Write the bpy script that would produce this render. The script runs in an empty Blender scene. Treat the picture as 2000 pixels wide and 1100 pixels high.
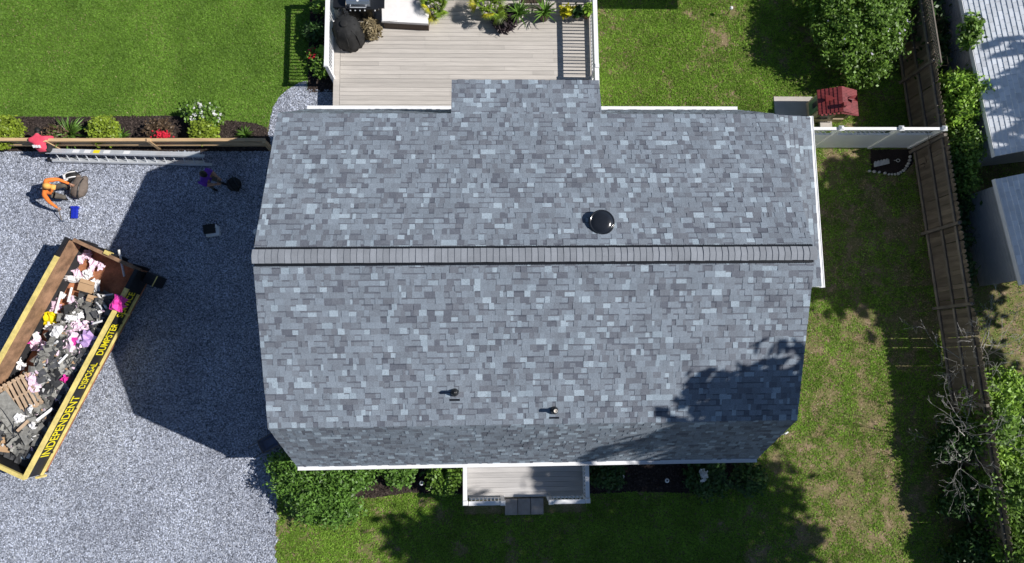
import bpy, math, random
import numpy as np
from mathutils import Vector, Matrix, Euler
random.seed(7); NR = np.random.default_rng(11)
S = bpy.context.scene
COL = S.collection
R = math.radians

# ------------------------------------------------------------------ camera
cam = bpy.data.cameras.new('camera'); camo = bpy.data.objects.new('camera', cam); COL.objects.link(camo)
CAM_LOC = Vector((-1.1827, -2.4971, 21.9413)); CAM_ROT = Euler((0.1251, -0.0371, -0.0122), 'XYZ'); FPX = 1338.288
camo.location = CAM_LOC; camo.rotation_euler = CAM_ROT
cam.sensor_width = 36; cam.lens = 36 * FPX / 2000; cam.clip_start = .1; cam.clip_end = 1000
S.camera = camo
# ------------------------------------------------------------------ sky and sun
SUN = Vector((1.085, -.012, 1.0)).normalized()
w = bpy.data.worlds.new('World'); S.world = w; w.use_nodes = True
nt = w.node_tree; bgn = nt.nodes['Background']
sky = nt.nodes.new('ShaderNodeTexSky'); sky.sky_type = 'NISHITA'; sky.sun_disc = False
sky.ozone_density = 4.0; sky.dust_density = .3; sky.sun_elevation = math.asin(SUN.z); sky.sun_rotation = R(90)
nt.links.new(sky.outputs[0], bgn.inputs[0]); bgn.inputs[1].default_value = .062
sl = bpy.data.lights.new('sun', 'SUN'); sl.energy = 4.6; sl.angle = R(.5); sl.color = (1, .965, .92)
so = bpy.data.objects.new('sun', sl); COL.objects.link(so); so.rotation_euler = SUN.to_track_quat('Z', 'Y').to_euler()
so.location = (30, 0, 30)
S.view_settings.view_transform = 'Standard'; S.view_settings.look = 'None'
S.view_settings.exposure = .3; S.view_settings.gamma = 1; S.view_settings.use_curve_mapping = False

RM = CAM_ROT.to_matrix()
def at(px, py, z=0.0):
    """the point at height z that the photograph shows at a pixel (survey helper)"""
    d = RM @ Vector(((px - 1000) / FPX, -(py - 550) / FPX, -1)); t = (z - CAM_LOC.z) / d.z
    return CAM_LOC + d * t
# ------------------------------------------------------------------ materials
def newmat(name):
    m = bpy.data.materials.new(name); m.use_nodes = True
    return m, m.node_tree.nodes, m.node_tree.links, m.node_tree.nodes['Principled BSDF']
def ramp(N, stops):
    r = N.new('ShaderNodeValToRGB'); e = r.color_ramp.elements
    while len(e) < len(stops): e.new(.5)
    for i, (p, c) in enumerate(stops): e[i].position = p; e[i].color = (*c, 1)
    return r
def noise(N, L, scale, detail=4, vec=None, rough=.6):
    n = N.new('ShaderNodeTexNoise'); n.inputs['Scale'].default_value = scale; n.inputs['Detail'].default_value = detail
    n.inputs['Roughness'].default_value = rough
    if vec is not None: L.new(vec, n.inputs['Vector'])
    return n
def mixc(N, L, kind, f, a, b):
    m = N.new('ShaderNodeMix'); m.data_type = 'RGBA'; m.blend_type = kind
    for s, val in ((0, f), (6, a), (7, b)):
        if hasattr(val, 'is_linked'): L.new(val, m.inputs[s])
        elif s == 0: m.inputs[0].default_value = val
        else: m.inputs[s].default_value = (*val, 1)
    return m.outputs[2]
def mat(name, col, rough=.65, var=.18, scale=6, fine=0, fscale=120, bump=0, bscale=80, metal=0, rnd=0, tone=0, spec=.4, stretch=None, trans=0):
    """base colour with two scales of noise; rnd varies it per object, tone per face"""
    m, N, L, B = newmat(name)
    pos = N.new('ShaderNodeNewGeometry').outputs['Position']
    if stretch:
        mp = N.new('ShaderNodeMapping'); mp.inputs['Scale'].default_value = stretch; L.new(pos, mp.inputs[0]); pos = mp.outputs[0]
    n = noise(N, L, scale, 5, pos)
    lo = tuple(c * (1 - var) for c in col); hi = tuple(min(1, c * (1 + var)) for c in col)
    c = ramp(N, [(.3, lo), (.7, hi)]); L.new(n.outputs[0], c.inputs[0]); out = c.outputs[0]
    def mul(fac_sock, amount):
        nonlocal out
        mr = N.new('ShaderNodeMapRange'); mr.inputs[3].default_value = 1 - amount; mr.inputs[4].default_value = 1 + amount
        L.new(fac_sock, mr.inputs[0]); out = mixc(N, L, 'MULTIPLY', 1.0, out, mr.outputs[0])
    if fine:
        f = noise(N, L, fscale, 2, pos); mul(f.outputs[0], fine)
    if rnd:
        oi = N.new('ShaderNodeObjectInfo'); mul(oi.outputs['Random'], rnd)
    if tone:
        a = N.new('ShaderNodeAttribute'); a.attribute_name = 'tone'; mul(a.outputs['Fac'], tone)
    L.new(out, B.inputs['Base Color'])
    B.inputs['Roughness'].default_value = rough; B.inputs['Metallic'].default_value = metal; B.inputs['Specular IOR Level'].default_value = spec
    if trans:
        B.inputs['Subsurface Weight'].default_value = 0
        tr = N.new('ShaderNodeBsdfTranslucent'); L.new(out, tr.inputs[0]); ms = N.new('ShaderNodeMixShader'); ms.inputs[0].default_value = trans
        L.new(B.outputs[0], ms.inputs[1]); L.new(tr.outputs[0], ms.inputs[2]); L.new(ms.outputs[0], N['Material Output'].inputs[0])
    if bump:
        b = N.new('ShaderNodeBump'); b.inputs['Strength'].default_value = bump; b.inputs['Distance'].default_value = .01
        f = noise(N, L, bscale, 3, pos); L.new(f.outputs[0], b.inputs['Height']); L.new(b.outputs[0], B.inputs['Normal'])
    return m
def shingle_mat(name, stops):
    m, N, L, B = newmat(name)
    a = N.new('ShaderNodeAttribute'); a.attribute_name = 'tone'
    r = ramp(N, stops); L.new(a.outputs['Fac'], r.inputs[0])
    pos = N.new('ShaderNodeNewGeometry').outputs['Position']
    g = noise(N, L, 90, 2, pos, .8); gr = ramp(N, [(.3, (.5,) * 3), (.7, (1.45,) * 3)]); L.new(g.outputs[0], gr.inputs[0])
    c = mixc(N, L, 'MULTIPLY', 1, r.outputs[0], gr.outputs[0])
    g2 = noise(N, L, 1.3, 6, pos, .75); gr2 = ramp(N, [(.3, (.86, .87, .88)), (.7, (1.1, 1.1, 1.1))]); L.new(g2.outputs[0], gr2.inputs[0])
    c = mixc(N, L, 'MULTIPLY', 1, c, gr2.outputs[0]); L.new(c, B.inputs['Base Color'])
    B.inputs['Roughness'].default_value = .9; B.inputs['Specular IOR Level'].default_value = .25
    b = N.new('ShaderNodeBump'); b.inputs['Strength'].default_value = .6; b.inputs['Distance'].default_value = .004
    L.new(g.outputs[0], b.inputs['Height']); L.new(b.outputs[0], B.inputs['Normal'])
    return m
M = {}
M['shingle'] = shingle_mat('roof_shingle_mat', [(0, (.058, .066, .086)), (.12, (.108, .118, .145)), (.3, (.155, .168, .194)), (.55, (.198, .227, .263)), (.8, (.232, .27, .315)), (.92, (.28, .335, .385)), (1, (.35, .415, .47))])
M['cap'] = mat('ridge_cap_mat', (.235, .25, .275), .9, .1, 3, .3, 90, .5, 90, rnd=.12, spec=.2)
M['dark_scrap'] = mat('scrap_dark', (.06, .061, .065), .85, .35, 9, .35, 140, .4, 60, rnd=.6, spec=.25)
M['grey_scrap'] = mat('scrap_grey', (.24, .235, .215), .9, .3, 9, .35, 140, .4, 60, rnd=.45, spec=.2)
M['white'] = mat('white_paint', (.8, .8, .8), .45, .04, 3, .03, 40)
M['vinyl'] = mat('white_vinyl', (.80, .79, .76), .4, .05, 2)
M['siding'] = mat('house_siding', (.62, .63, .64), .6, .05, 2)
M['shed_siding'] = mat('shed_siding', (.50, .50, .49), .6, .07, 2)
M['white_shingle'] = mat('pale_shingle', (.72, .75, .79), .85, .08, 3, .12, 90, rnd=.07, tone=.10)
M['glass'] = mat('window_glass', (.03, .04, .05), .08, .1, 2, spec=.8)
M['black'] = mat('black_plastic', (.012, .013, .015), .35, .2, 8, spec=.5)
M['gloss'] = mat('black_gloss', (.014, .016, .02), .16, .2, 4, spec=.6)
M['black_fabric'] = mat('black_fabric', (.022, .022, .022), .75, .3, 9, .2, 150, .4, 30, spec=.25)
M['deck'] = mat('deck_board', (.475, .438, .395), .75, .12, 5, .08, 90, .15, 120, rnd=.11, stretch=(.25, 4, 1))
M['porch'] = mat('porch_board', (.46, .44, .425), .75, .12, 5, .08, 90, .15, 120, rnd=.1, stretch=(.25, 4, 1))
M['concrete'] = mat('concrete', (.46, .42, .38), .9, .15, 2, .15, 60, .3, 60)
M['paver'] = mat('paver_stone', (.35, .31, .28), .9, .18, 4, .15, 60, .3, 60, rnd=.1)
M['timber'] = mat('fence_timber', (.56, .38, .21), .75, .22, 4, .15, 60, .25, 40, rnd=.15, stretch=(.4, 5, 5))
M['old_wood'] = mat('weathered_wood', (.135, .108, .08), .85, .3, 3, .2, 40, .4, 50, rnd=.28, stretch=(3, 3, .5))
M['old_rail'] = mat('weathered_rail', (.17, .145, .12), .85, .25, 3, .2, 40, .3, 50, rnd=.2)
M['pallet'] = mat('pallet_wood', (.50, .36, .24), .8, .2, 6, .15, 60, .2, 60, rnd=.15)
M['alu'] = mat('aluminium', (.60, .62, .65), .35, .1, 5, .06, 60, metal=.25)
M['steel'] = mat('stainless_steel', (.46, .52, .60), .28, .08, 3, metal=.85)
M['rust'] = mat('rusty_steel', (.36, .15, .075), .75, .6, 2.2, .3, 25, .3, 30, spec=.3)
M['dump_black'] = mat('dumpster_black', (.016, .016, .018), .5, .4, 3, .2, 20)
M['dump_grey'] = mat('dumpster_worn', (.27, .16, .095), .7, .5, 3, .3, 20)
M['yellow'] = mat('dumpster_yellow', (.70, .56, .19), .55, .25, 3, .25, 18)
M['letter'] = mat('yellow_lettering', (.85, .72, .02), .5, .06, 3)
M['yellow_bag'] = mat('yellow_plastic', (.75, .60, .01), .4, .15, 9)
M['pink'] = mat('pink_foam', (.80, .60, .71), .8, .2, 8, .1, 60, rnd=.14)
M['hot_pink'] = mat('magenta_plastic', (.72, .05, .35), .5, .2, 8)
M['purple_bag'] = mat('lilac_plastic', (.50, .33, .62), .45, .15, 8)
M['white_scrap'] = mat('white_scrap', (.78, .77, .76), .7, .1, 8, rnd=.1)
M['card'] = mat('cardboard', (.46, .30, .17), .85, .1, 6, rnd=.1)
M['blue_barrel'] = mat('pale_blue_plastic', (.50, .62, .72), .4, .08, 4)
M['terracotta'] = mat('terracotta_pot', (.42, .24, .15), .8, .15, 6)
M['pale_pot'] = mat('pale_pot', (.60, .55, .48), .6, .1, 6)
M['soil'] = mat('potting_soil', (.05, .035, .025), .95, .3, 30, .3, 90)
M['wicker'] = mat('brown_wicker', (.075, .05, .035), .7, .3, 20, .3, 90, .3, 60)
M['cushion'] = mat('white_cushion', (.78, .76, .74), .85, .05, 5, .04, 90)
M['red_roof'] = mat('red_plastic', (.19, .036, .036), .33, .15, 5, .06, 40, rnd=.1, tone=.15)
M['tan'] = mat('tan_plastic', (.55, .42, .27), .5, .1, 5)
M['green_pl'] = mat('green_plastic', (.12, .20, .10), .5, .1, 5)
M['tarp'] = mat('bluegrey_tray', (.13, .15, .22), .5, .2, 5)
M['brown'] = mat('brown_bag', (.145, .115, .095), .8, .2, 9, .15, 90, .4, 40)
M['blue'] = mat('blue_plastic', (.012, .03, .42), .45, .15, 9)
M['stone'] = mat('edging_stone', (.44, .43, .40), .85, .2, 9, rnd=.15)
M['skin'] = mat('skin', (.36, .20, .13), .5, .08, 9)
M['hair'] = mat('black_hair', (.008, .007, .007), .6, .2, 40)
M['orange'] = mat('orange_cloth', (.80, .20, .035), .8, .12, 12, .05, 90)
M['cap_or'] = mat('yellow_orange_cap', (.85, .42, .10), .8, .1, 12)
M['red_cloth'] = mat('coral_red_cloth', (.72, .07, .12), .8, .12, 12)
M['purple'] = mat('purple_cloth', (.11, .03, .36), .8, .12, 12)
M['pants_g'] = mat('grey_trousers', (.10, .09, .075), .85, .15, 12)
M['pants_b'] = mat('black_trousers', (.02, .02, .022), .85, .15, 12)
M['bark'] = mat('bark', (.12, .095, .07), .9, .3, 8, .2, 60, .6, 30)
M['deadwood'] = mat('dead_wood', (.42, .40, .37), .85, .25, 8, .2, 60, .3, 40)
def leafmat(k, col, tone=.45, rough=.45): M[k] = mat(k, col, rough, .2, 2.5, tone=tone, trans=.25, spec=.35)
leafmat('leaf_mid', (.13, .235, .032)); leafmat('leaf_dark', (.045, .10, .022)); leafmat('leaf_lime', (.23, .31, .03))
leafmat('leaf_front', (.11, .22, .035)); leafmat('leaf_tree', (.06, .12, .025)); leafmat('leaf_brown', (.13, .085, .05)); leafmat('leaf_dry', (.26, .21, .12), .4)
leafmat('leaf_hedge', (.24, .40, .045)); leafmat('leaf_palm', (.16, .25, .02)); leafmat('leaf_palm_y', (.44, .42, .02)); leafmat('leaf_strap', (.13, .25, .04))
leafmat('leaf_maroon', (.05, .035, .04)); leafmat('petal_white', (.8, .8, .78), .08); leafmat('petal_red', (.7, .03, .06), .2); leafmat('petal_lilac', (.62, .55, .72), .1)
M['grass_left'] = mat('grass_left', (.175, .315, .042), .6, .24, .7, tone=.42, trans=.4, spec=.2); M['grass_yard'] = mat('grass_yard', (.235, .39, .052), .6, .26, 1.1, tone=.45, trans=.4, spec=.2); leafmat('straw', (.36, .28, .15), .35)
M['pebble'] = mat('pebble', (.325, .35, .415), .75, .22, .5, tone=.75, spec=.35)
M['mulch_chip'] = mat('mulch_chip', (.055, .042, .036), .95, .2, 9, tone=.6, spec=.1)
def ground_mat(name, stops, scale, stops2, scale2, bump=.5, bscale=60):
    m, N, L, B = newmat(name)
    pos = N.new('ShaderNodeNewGeometry').outputs['Position']
    n = noise(N, L, scale, 6, pos, .65); r = ramp(N, stops); L.new(n.outputs[0], r.inputs[0])
    n2 = noise(N, L, scale2, 3, pos, .7); r2 = ramp(N, stops2); L.new(n2.outputs[0], r2.inputs[0])
    c = mixc(N, L, 'MULTIPLY', 1, r.outputs[0], r2.outputs[0]); L.new(c, B.inputs['Base Color'])
    B.inputs['Roughness'].default_value = .95; B.inputs['Specular IOR Level'].default_value = .1
    b = N.new('ShaderNodeBump'); b.inputs['Strength'].default_value = bump; b.inputs['Distance'].default_value = .02
    L.new(n2.outputs[0], b.inputs['Height']); L.new(b.outputs[0], B.inputs['Normal'])
    return m
M['yard'] = ground_mat('yard_ground', [(.3, (.11, .155, .04)), (.48, (.17, .16, .065)), (.62, (.26, .195, .12)), (.75, (.34, .26, .18))], 2.6, [(.3, (.5,) * 3), (.7, (1.4,) * 3)], 26)
M['lawn'] = ground_mat('lawn_ground', [(.3, (.11, .21, .04)), (.55, (.15, .23, .05)), (.75, (.21, .22, .08))], .7, [(.3, (.6,) * 3), (.7, (1.3,) * 3)], 30)
M['mulch'] = ground_mat('mulch_ground', [(.3, (.026, .02, .018)), (.7, (.05, .038, .034))], 2.5, [(.3, (.4,) * 3), (.7, (1.6,) * 3)], 45)
def gravel_mat():
    m, N, L, B = newmat('gravel_ground')
    pos = N.new('ShaderNodeNewGeometry').outputs['Position']
    v = N.new('ShaderNodeTexVoronoi'); v.inputs['Scale'].default_value = 34; L.new(pos, v.inputs['Vector'])
    sep = N.new('ShaderNodeSeparateColor'); L.new(v.outputs['Color'], sep.inputs[0])
    r = ramp(N, [(0, (.11, .12, .145)), (.45, (.23, .25, .30)), (.8, (.36, .385, .45)), (1, (.62, .64, .68))]); L.new(sep.outputs[0], r.inputs[0])
    n = noise(N, L, .5, 5, pos); r2 = ramp(N, [(.3, (.86, .86, .88)), (.7, (1.1, 1.1, 1.08))]); L.new(n.outputs[0], r2.inputs[0])
    c = mixc(N, L, 'MULTIPLY', 1, r.outputs[0], r2.outputs[0]); L.new(c, B.inputs['Base Color']); B.inputs['Roughness'].default_value = .85
    b = N.new('ShaderNodeBump'); b.inputs['Strength'].default_value = .7; b.inputs['Distance'].default_value = .02; b.invert = True
    L.new(v.outputs['Distance'], b.inputs['Height']); L.new(b.outputs[0], B.inputs['Normal'])
    return m
M['gravel'] = gravel_mat()
# ------------------------------------------------------------------ mesh helpers
class MB:
    def __init__(s): s.v = []; s.f = []; s.m = []; s.t = []
    def add(s, vs, fs, mi=0, tone=.5):
        b = len(s.v); s.v += [tuple(v) for v in vs]
        for f in fs: s.f.append([b + i for i in f]); s.m.append(mi); s.t.append(tone)
        return s
    def hexa(s, p, mi=0, tone=.5):   # p: 4 bottom ccw, 4 top ccw
        return s.add(p, [(3, 2, 1, 0), (4, 5, 6, 7), (0, 1, 5, 4), (1, 2, 6, 5), (2, 3, 7, 6), (3, 0, 4, 7)], mi, tone)
    def box(s, c, d, rot=None, mi=0, tone=.5, taper=1):
        hx, hy, hz = d[0] / 2, d[1] / 2, d[2] / 2
        p = [Vector(q) for q in ((-hx, -hy, -hz), (hx, -hy, -hz), (hx, hy, -hz), (-hx, hy, -hz))] + [Vector(q) for q in ((-hx * taper, -hy * taper, hz), (hx * taper, -hy * taper, hz), (hx * taper, hy * taper, hz), (-hx * taper, hy * taper, hz))]
        if rot is not None:
            mm = Matrix.Rotation(rot, 3, 'Z') if isinstance(rot, (int, float)) else rot
            p = [mm @ q for q in p]
        return s.hexa([q + Vector(c) for q in p], mi, tone)
    def b2(s, lo, hi, mi=0, tone=.5):
        return s.box([(a + b) / 2 for a, b in zip(lo, hi)], [b - a for a, b in zip(lo, hi)], None, mi, tone)
    def beam(s, p0, p1, wd, ht, mi=0, tone=.5):
        p0 = Vector(p0); p1 = Vector(p1); d = (p1 - p0); l = d.length; d.normalize()
        up = Vector((0, 0, 1)) if abs(d.z) < .95 else Vector((0, 1, 0))
        y = up.cross(d).normalized(); z = d.cross(y)
        return s.box((p0 + p1) / 2, (l, wd, ht), Matrix((d, y, z)).transposed(), mi, tone)
    def tube(s, pts, rs, n=6, mi=0, cap=True, tone=.5):
        pts = [Vector(p) for p in pts]; rs = rs if isinstance(rs, (list, tuple)) else [rs] * len(pts)
        vs = []; prev = None
        for i, p in enumerate(pts):
            d = (pts[min(i + 1, len(pts) - 1)] - pts[max(i - 1, 0)])
            d = d.normalized() if d.length > 1e-9 else Vector((0, 0, 1))
            if prev is None: a = d.orthogonal().normalized()
            else:
                a = prev - d * prev.dot(d); a = a.normalized() if a.length > 1e-6 else d.orthogonal().normalized()
            prev = a; b = d.cross(a)
            for k in range(n):
                t = 2 * math.pi * k / n; vs.append(p + (a * math.cos(t) + b * math.sin(t)) * rs[i])
        fs = [(i * n + k, i * n + (k + 1) % n, (i + 1) * n + (k + 1) % n, (i + 1) * n + k) for i in range(len(pts) - 1) for k in range(n)]
        if cap: fs += [tuple(range(n - 1, -1, -1)), tuple(range((len(pts) - 1) * n, len(pts) * n))]
        return s.add(vs, fs, mi, tone)
    def lathe(s, prof, c=(0, 0, 0), n=20, mi=0, squash=(1, 1), wob=0, tone=.5):
        vs = []
        for (r, z) in prof:
            for k in range(n):
                t = 2 * math.pi * k / n; rr = r * (1 + wob * math.sin(k * 2.4 + z * 9) + wob * .6 * math.sin(k * 1.1 + 2))
                vs.append((c[0] + rr * math.cos(t) * squash[0], c[1] + rr * math.sin(t) * squash[1], c[2] + z))
        fs = [(i * n + k, i * n + (k + 1) % n, (i + 1) * n + (k + 1) % n, (i + 1) * n + k) for i in range(len(prof) - 1) for k in range(n)]
        fs += [tuple(range(n - 1, -1, -1)), tuple(range((len(prof) - 1) * n, len(prof) * n))]
        return s.add(vs, fs, mi, tone)
    def ball(s, c, r, n=10, mi=0, k=6):
        r = r if isinstance(r, (tuple, list)) else (r, r, r)
        pr = [(max(.02, math.sin(math.pi * i / k)), -math.cos(math.pi * i / k)) for i in range(k + 1)]
        b = len(s.v); s.lathe(pr, (0, 0, 0), n, mi)
        for i in range(b, len(s.v)):
            x, y, z = s.v[i]; s.v[i] = (c[0] + x * r[0], c[1] + y * r[1], c[2] + z * r[2])
        return s
    def build(s, name, mats, parent=None, smooth=False, loc=None, rot=None, kind=None):
        me = bpy.data.meshes.new(name); me.from_pydata(s.v, [], s.f)
        for k in (mats if isinstance(mats, (list, tuple)) else [mats]): me.materials.append(M[k])
        me.polygons.foreach_set('material_index', s.m)
        if smooth: me.polygons.foreach_set('use_smooth', [True] * len(s.f))
        a = me.attributes.new('tone', 'FLOAT', 'FACE'); a.data.foreach_set('value', s.t)
        me.update(); return link(name, me, parent, loc, rot, kind)
def link(name, me, parent=None, loc=None, rot=None, kind=None):
    o = bpy.data.objects.new(name, me); COL.objects.link(o)
    if parent: o.parent = parent
    if loc is not None: o.location = loc
    if rot is not None: o.rotation_euler = rot
    if kind: o['kind'] = kind
    return o
def tag(o, label, cat, group=None):
    o['label'] = label; o['category'] = cat
    if group: o['group'] = group
    return o
def thing(name, label, cat, loc=(0, 0, 0), rz=0, group=None):
    o = bpy.data.objects.new(name, None); o.empty_display_size = .2; COL.objects.link(o)
    o.location = loc; o.rotation_euler = (0, 0, rz); return tag(o, label, cat, group)
def npmesh(name, V, F, mat_key, tone=None, parent=None, kind=None, mats=None, mi=None):
    """numpy mesh: F is (n,3) or (n,4)"""
    me = bpy.data.meshes.new(name); n, k = F.shape
    me.vertices.add(len(V)); me.vertices.foreach_set('co', np.asarray(V, np.float32).ravel())
    me.loops.add(n * k); me.loops.foreach_set('vertex_index', F.astype(np.int32).ravel())
    me.polygons.add(n); me.polygons.foreach_set('loop_start', np.arange(0, n * k, k, dtype=np.int32))
    for q in (mats or [mat_key]): me.materials.append(M[q])
    me.update(calc_edges=True)
    if mi is not None: me.polygons.foreach_set('material_index', mi.astype(np.int32))
    if tone is not None:
        a = me.attributes.new('tone', 'FLOAT', 'FACE'); a.data.foreach_set('value', tone.astype(np.float32))
    me.validate(); return link(name, me, parent, kind=kind)
def sheet(name, pts, z, mk):
    b = MB(); b.add([(p[0], p[1], z) for p in pts], [tuple(range(len(pts)))]); return b.build(name, mk, kind='structure')
def inpoly(P, poly):
    x, y = P[:, 0], P[:, 1]; r = np.zeros(len(P), bool); n = len(poly)
    for i in range(n):
        x0, y0 = poly[i][:2]; x1, y1 = poly[(i + 1) % n][:2]
        if y0 == y1: continue
        c = ((y0 > y) != (y1 > y)) & (x < (x1 - x0) * (y - y0) / (y1 - y0) + x0); r ^= c
    return r
def leaf_mesh(name, P, size, mk, parent=None, up=.6, elong=1.8, kind=None, jitter=.35, mats=None, mi=None):
    """one folded-free diamond leaf per point, randomly turned, leaning upward by `up`"""
    n = len(P); nr = NR.normal(size=(n, 3)); nr[:, 2] = np.abs(nr[:, 2]) + up * 2; nr /= np.linalg.norm(nr, axis=1)[:, None]
    a = NR.normal(size=(n, 3)); a -= nr * (a * nr).sum(1)[:, None]; a /= np.linalg.norm(a, axis=1)[:, None]; b = np.cross(nr, a)
    s = size * (1 + jitter * NR.uniform(-1, 1, n))[:, None]
    V = np.stack([P - a * s * .5 * elong, P - b * s * .5, P + a * s * .5 * elong, P + b * s * .5], 1).reshape(-1, 3)
    return npmesh(name, V, np.arange(4 * n).reshape(n, 4), mk, NR.uniform(0, 1, n), parent, kind, mats, mi)
def cloud(n, blobs, clump=.0, nclump=0, shell=.55):
    """points in a set of ellipsoids, denser to the outside, gathered into clumps so that gaps stay between them"""
    vol = np.array([b[1][0] * b[1][1] * b[1][2] for b in blobs]) ** .75; vol = vol / vol.sum()
    def samp(k):
        i = NR.choice(len(blobs), k, p=vol); c = np.array([b[0] for b in blobs])[i]; r = np.array([b[1] for b in blobs])[i]
        d = NR.normal(size=(k, 3)); d /= np.linalg.norm(d, axis=1)[:, None]
        return c + d * r * (NR.uniform(shell ** 3, 1, k) ** (1 / 3))[:, None]
    if nclump:
        c = samp(nclump); P = c[NR.integers(0, nclump, n)] + NR.normal(size=(n, 3)) * clump * np.array([1, 1, .7])
    else: P = samp(n)
    return P
def limbs(b, p, d, length, r, depth, spread=.6, n=5, up=.1, kids=(2, 3)):
    """recursive tapered branches"""
    p = Vector(p); d = Vector(d).normalized(); pts = [p]; rs = [r]; seg = 3
    for i in range(seg):
        d = (d + Vector((random.uniform(-.2, .2), random.uniform(-.2, .2), random.uniform(-.12, .12) + up * .3))).normalized()
        p = p + d * length / seg; pts.append(p); rs.append(max(.003, r * (1 - .5 * (i + 1) / seg)))
    b.tube(pts, rs, n, cap=False)
    if depth:
        for k in range(random.randint(*kids)):
            q = pts[random.choice((1, 2, 3))] if k else pts[3]
            dd = (d + Vector((random.gauss(0, spread), random.gauss(0, spread), random.gauss(0, spread * .6) + up))).normalized()
            limbs(b, q, dd, length * random.uniform(.55, .8), rs[3] * .8, depth - 1, spread, max(3, n - 1), up, kids)
def copy_tree(o, parent=None):
    c = o.copy(); COL.objects.link(c); c.parent = parent
    for ch in o.children: copy_tree(ch, c)
    return c
# ================================================================== THE SETTING
def g(*pp): return [tuple(at(x, y, 0))[:2] for x, y in pp]
sheet('ground', [(-200, -200), (200, -200), (200, 200), (-200, 200)], -.004, 'yard')
BEDY = [tuple(at(x, y, 0))[:2] for x, y in ((522, 251), (500, 241), (420, 233), (330, 226), (160, 228), (0, 228))]
PATH = g((524, 262), (528, 232), (533, 210), (545, 190), (560, 176), (585, 161), (598, 158))
DECKBED = [(-7.02, 15), (-7.02, 6.62), (-6.0, 6.62), (-6.0, 15)]
LAWN = [(-60, 40), (-60, BEDY[-1][1])] + BEDY[::-1] + PATH[1:] + [(-7.02, 6.62), (-7.02, 40)]
DRIVE = [(-60, -60), (-7.62, -60)] + [(-7.62 + .05 * math.sin(k * 2.3) + .04 * math.sin(k * 5.1), -10 + k * .12) for k in range(38)] + [(-7.62, -5.35), (-6.0, -5.0), (-6.0, 6.62)] + PATH[::-1] + [(-8.1, 4.6), (-60, 4.6)]
BED = [(-60, 4.6), (-8.1, 4.6), PATH[0]] + BEDY + [(-60, BEDY[-1][1])]
sheet('lawn', LAWN, .0, 'lawn'); sheet('gravel_driveway', DRIVE, .004, 'gravel'); sheet('mulch_bed', BED, .008, 'mulch')
sheet('mulch_bed', DECKBED, .008, 'mulch')
FBED1 = g((540, 900), (905, 900), (905, 965), (800, 962), (735, 972), (640, 975), (545, 925)); FBED1[0] = (-7.3, -4.7); FBED1[1] = (-1.8, -4.7)
FBED2 = g((1150, 900), (1500, 900), (1490, 940), (1380, 965), (1250, 960), (1150, 965)); FBED2[0] = (1.8, -4.7); FBED2[1] = (6.4, -4.7)
sheet('mulch_bed', FBED1, .004, 'mulch'); sheet('mulch_bed', FBED2, .004, 'mulch')
SBED = g((1700, 292), (1780, 292), (1784, 318), (1772, 332), (1755, 342), (1740, 342), (1700, 335))
sheet('mulch_bed', SBED, .004, 'mulch')
PAD = MB().b2((8.62, 5.55, -.05), (9.95, 6.5, .03)).build('concrete_pad', 'concrete', kind='structure')

# ================================================================== THE HOUSE
HR, HB, HE, WB, WE, LX = 6.8, 5.33, 2.726, 3.84, 5.066, 6.305; WR = 4.955   # WR: rear eave
house = thing('house', 'house with a gambrel roof of mottled grey shingles and white gutters', 'house')
wb = MB(); wy = 4.72; wx = 6.08
prof = [(-wy, 0), (wy, 0), (wy, 2.75), (WB - .12, 5.1), (0, 6.6), (-WB + .12, 5.1), (-wy, 2.75)]
n = len(prof)
wb.add([(-wx, y, z) for y, z in prof] + [(wx, y, z) for y, z in prof], [tuple(range(n - 1, -1, -1)), tuple(range(n, 2 * n))] + [(i, (i + 1) % n, n + (i + 1) % n, n + i) for i in range(n)])
wb.build('wall', 'siding', house)
ad = MB(); ad.hexa([(wx + .004, -.12, 0), (8.3, -.12, 0), (8.3, 4.6, 0), (wx + .004, 4.6, 0), (wx + .004, -.12, 2.82), (8.3, -.12, 2.5), (8.3, 4.6, 2.5), (wx + .004, 4.6, 2.82)])
ad.build('side_addition', 'siding', house)
# siding courses on the gable and side walls
sd = MB()
for k in range(1, 24):
    z = k * .11
    for sx in (-1, 1): sd.b2((sx * wx - .008, -wy, z), (sx * wx + .008, wy, z + .03))
    sd.b2((-wx, -wy - .012, z), (wx, -wy - .002, z + .03)); sd.b2((8.3, -.12, z), (8.312, 4.6, z + .03))
sd.build('clapboard_course', 'siding', house, kind='stuff')
def window(x, y, z, wd, ht, ax):
    f = MB(); gl = MB()
    if ax == 'x':   # on a gable wall
        s = 1 if x > 0 else -1
        for a, b_ in (((0, -wd / 2), (0, -wd / 2 + .09)), ((0, wd / 2 - .09), (0, wd / 2))): f.b2((x - .01, y + a[1], z), (x + .05, y + b_[1], z + ht))
        for zz in (z, z + ht / 2 - .02, z + ht - .09): f.b2((x - .008, y - wd / 2 + .09, zz), (x + .045, y + wd / 2 - .09, zz + .09))
        gl.b2((x + .004, y - wd / 2 + .08, z + .05), (x + .02, y + wd / 2 - .08, z + ht - .05))
    else:
        for a in (-wd / 2, wd / 2 - .09): f.b2((x + a, y - .04, z), (x + a + .09, y + .03, z + ht))
        for zz in (z, z + ht / 2 - .02, z + ht - .09): f.b2((x - wd / 2 + .09, y - .035, zz), (x + wd / 2 - .09, y + .025, zz + .09))
        gl.b2((x - wd / 2 + .08, y - .02, z + .05), (x + wd / 2 - .08, y + .01, z + ht - .05))
    o = f.build('window', 'white', house); gl.build('pane', 'glass', o)
for x in (-4.3, -2.9, 3.2, 4.8): window(x, -4.735, 1.0, .95, 1.35, 'y')
for y in (-2.6, 2.4): window(-6.12, y, 1.1, .95, 1.35, 'x')
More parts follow.
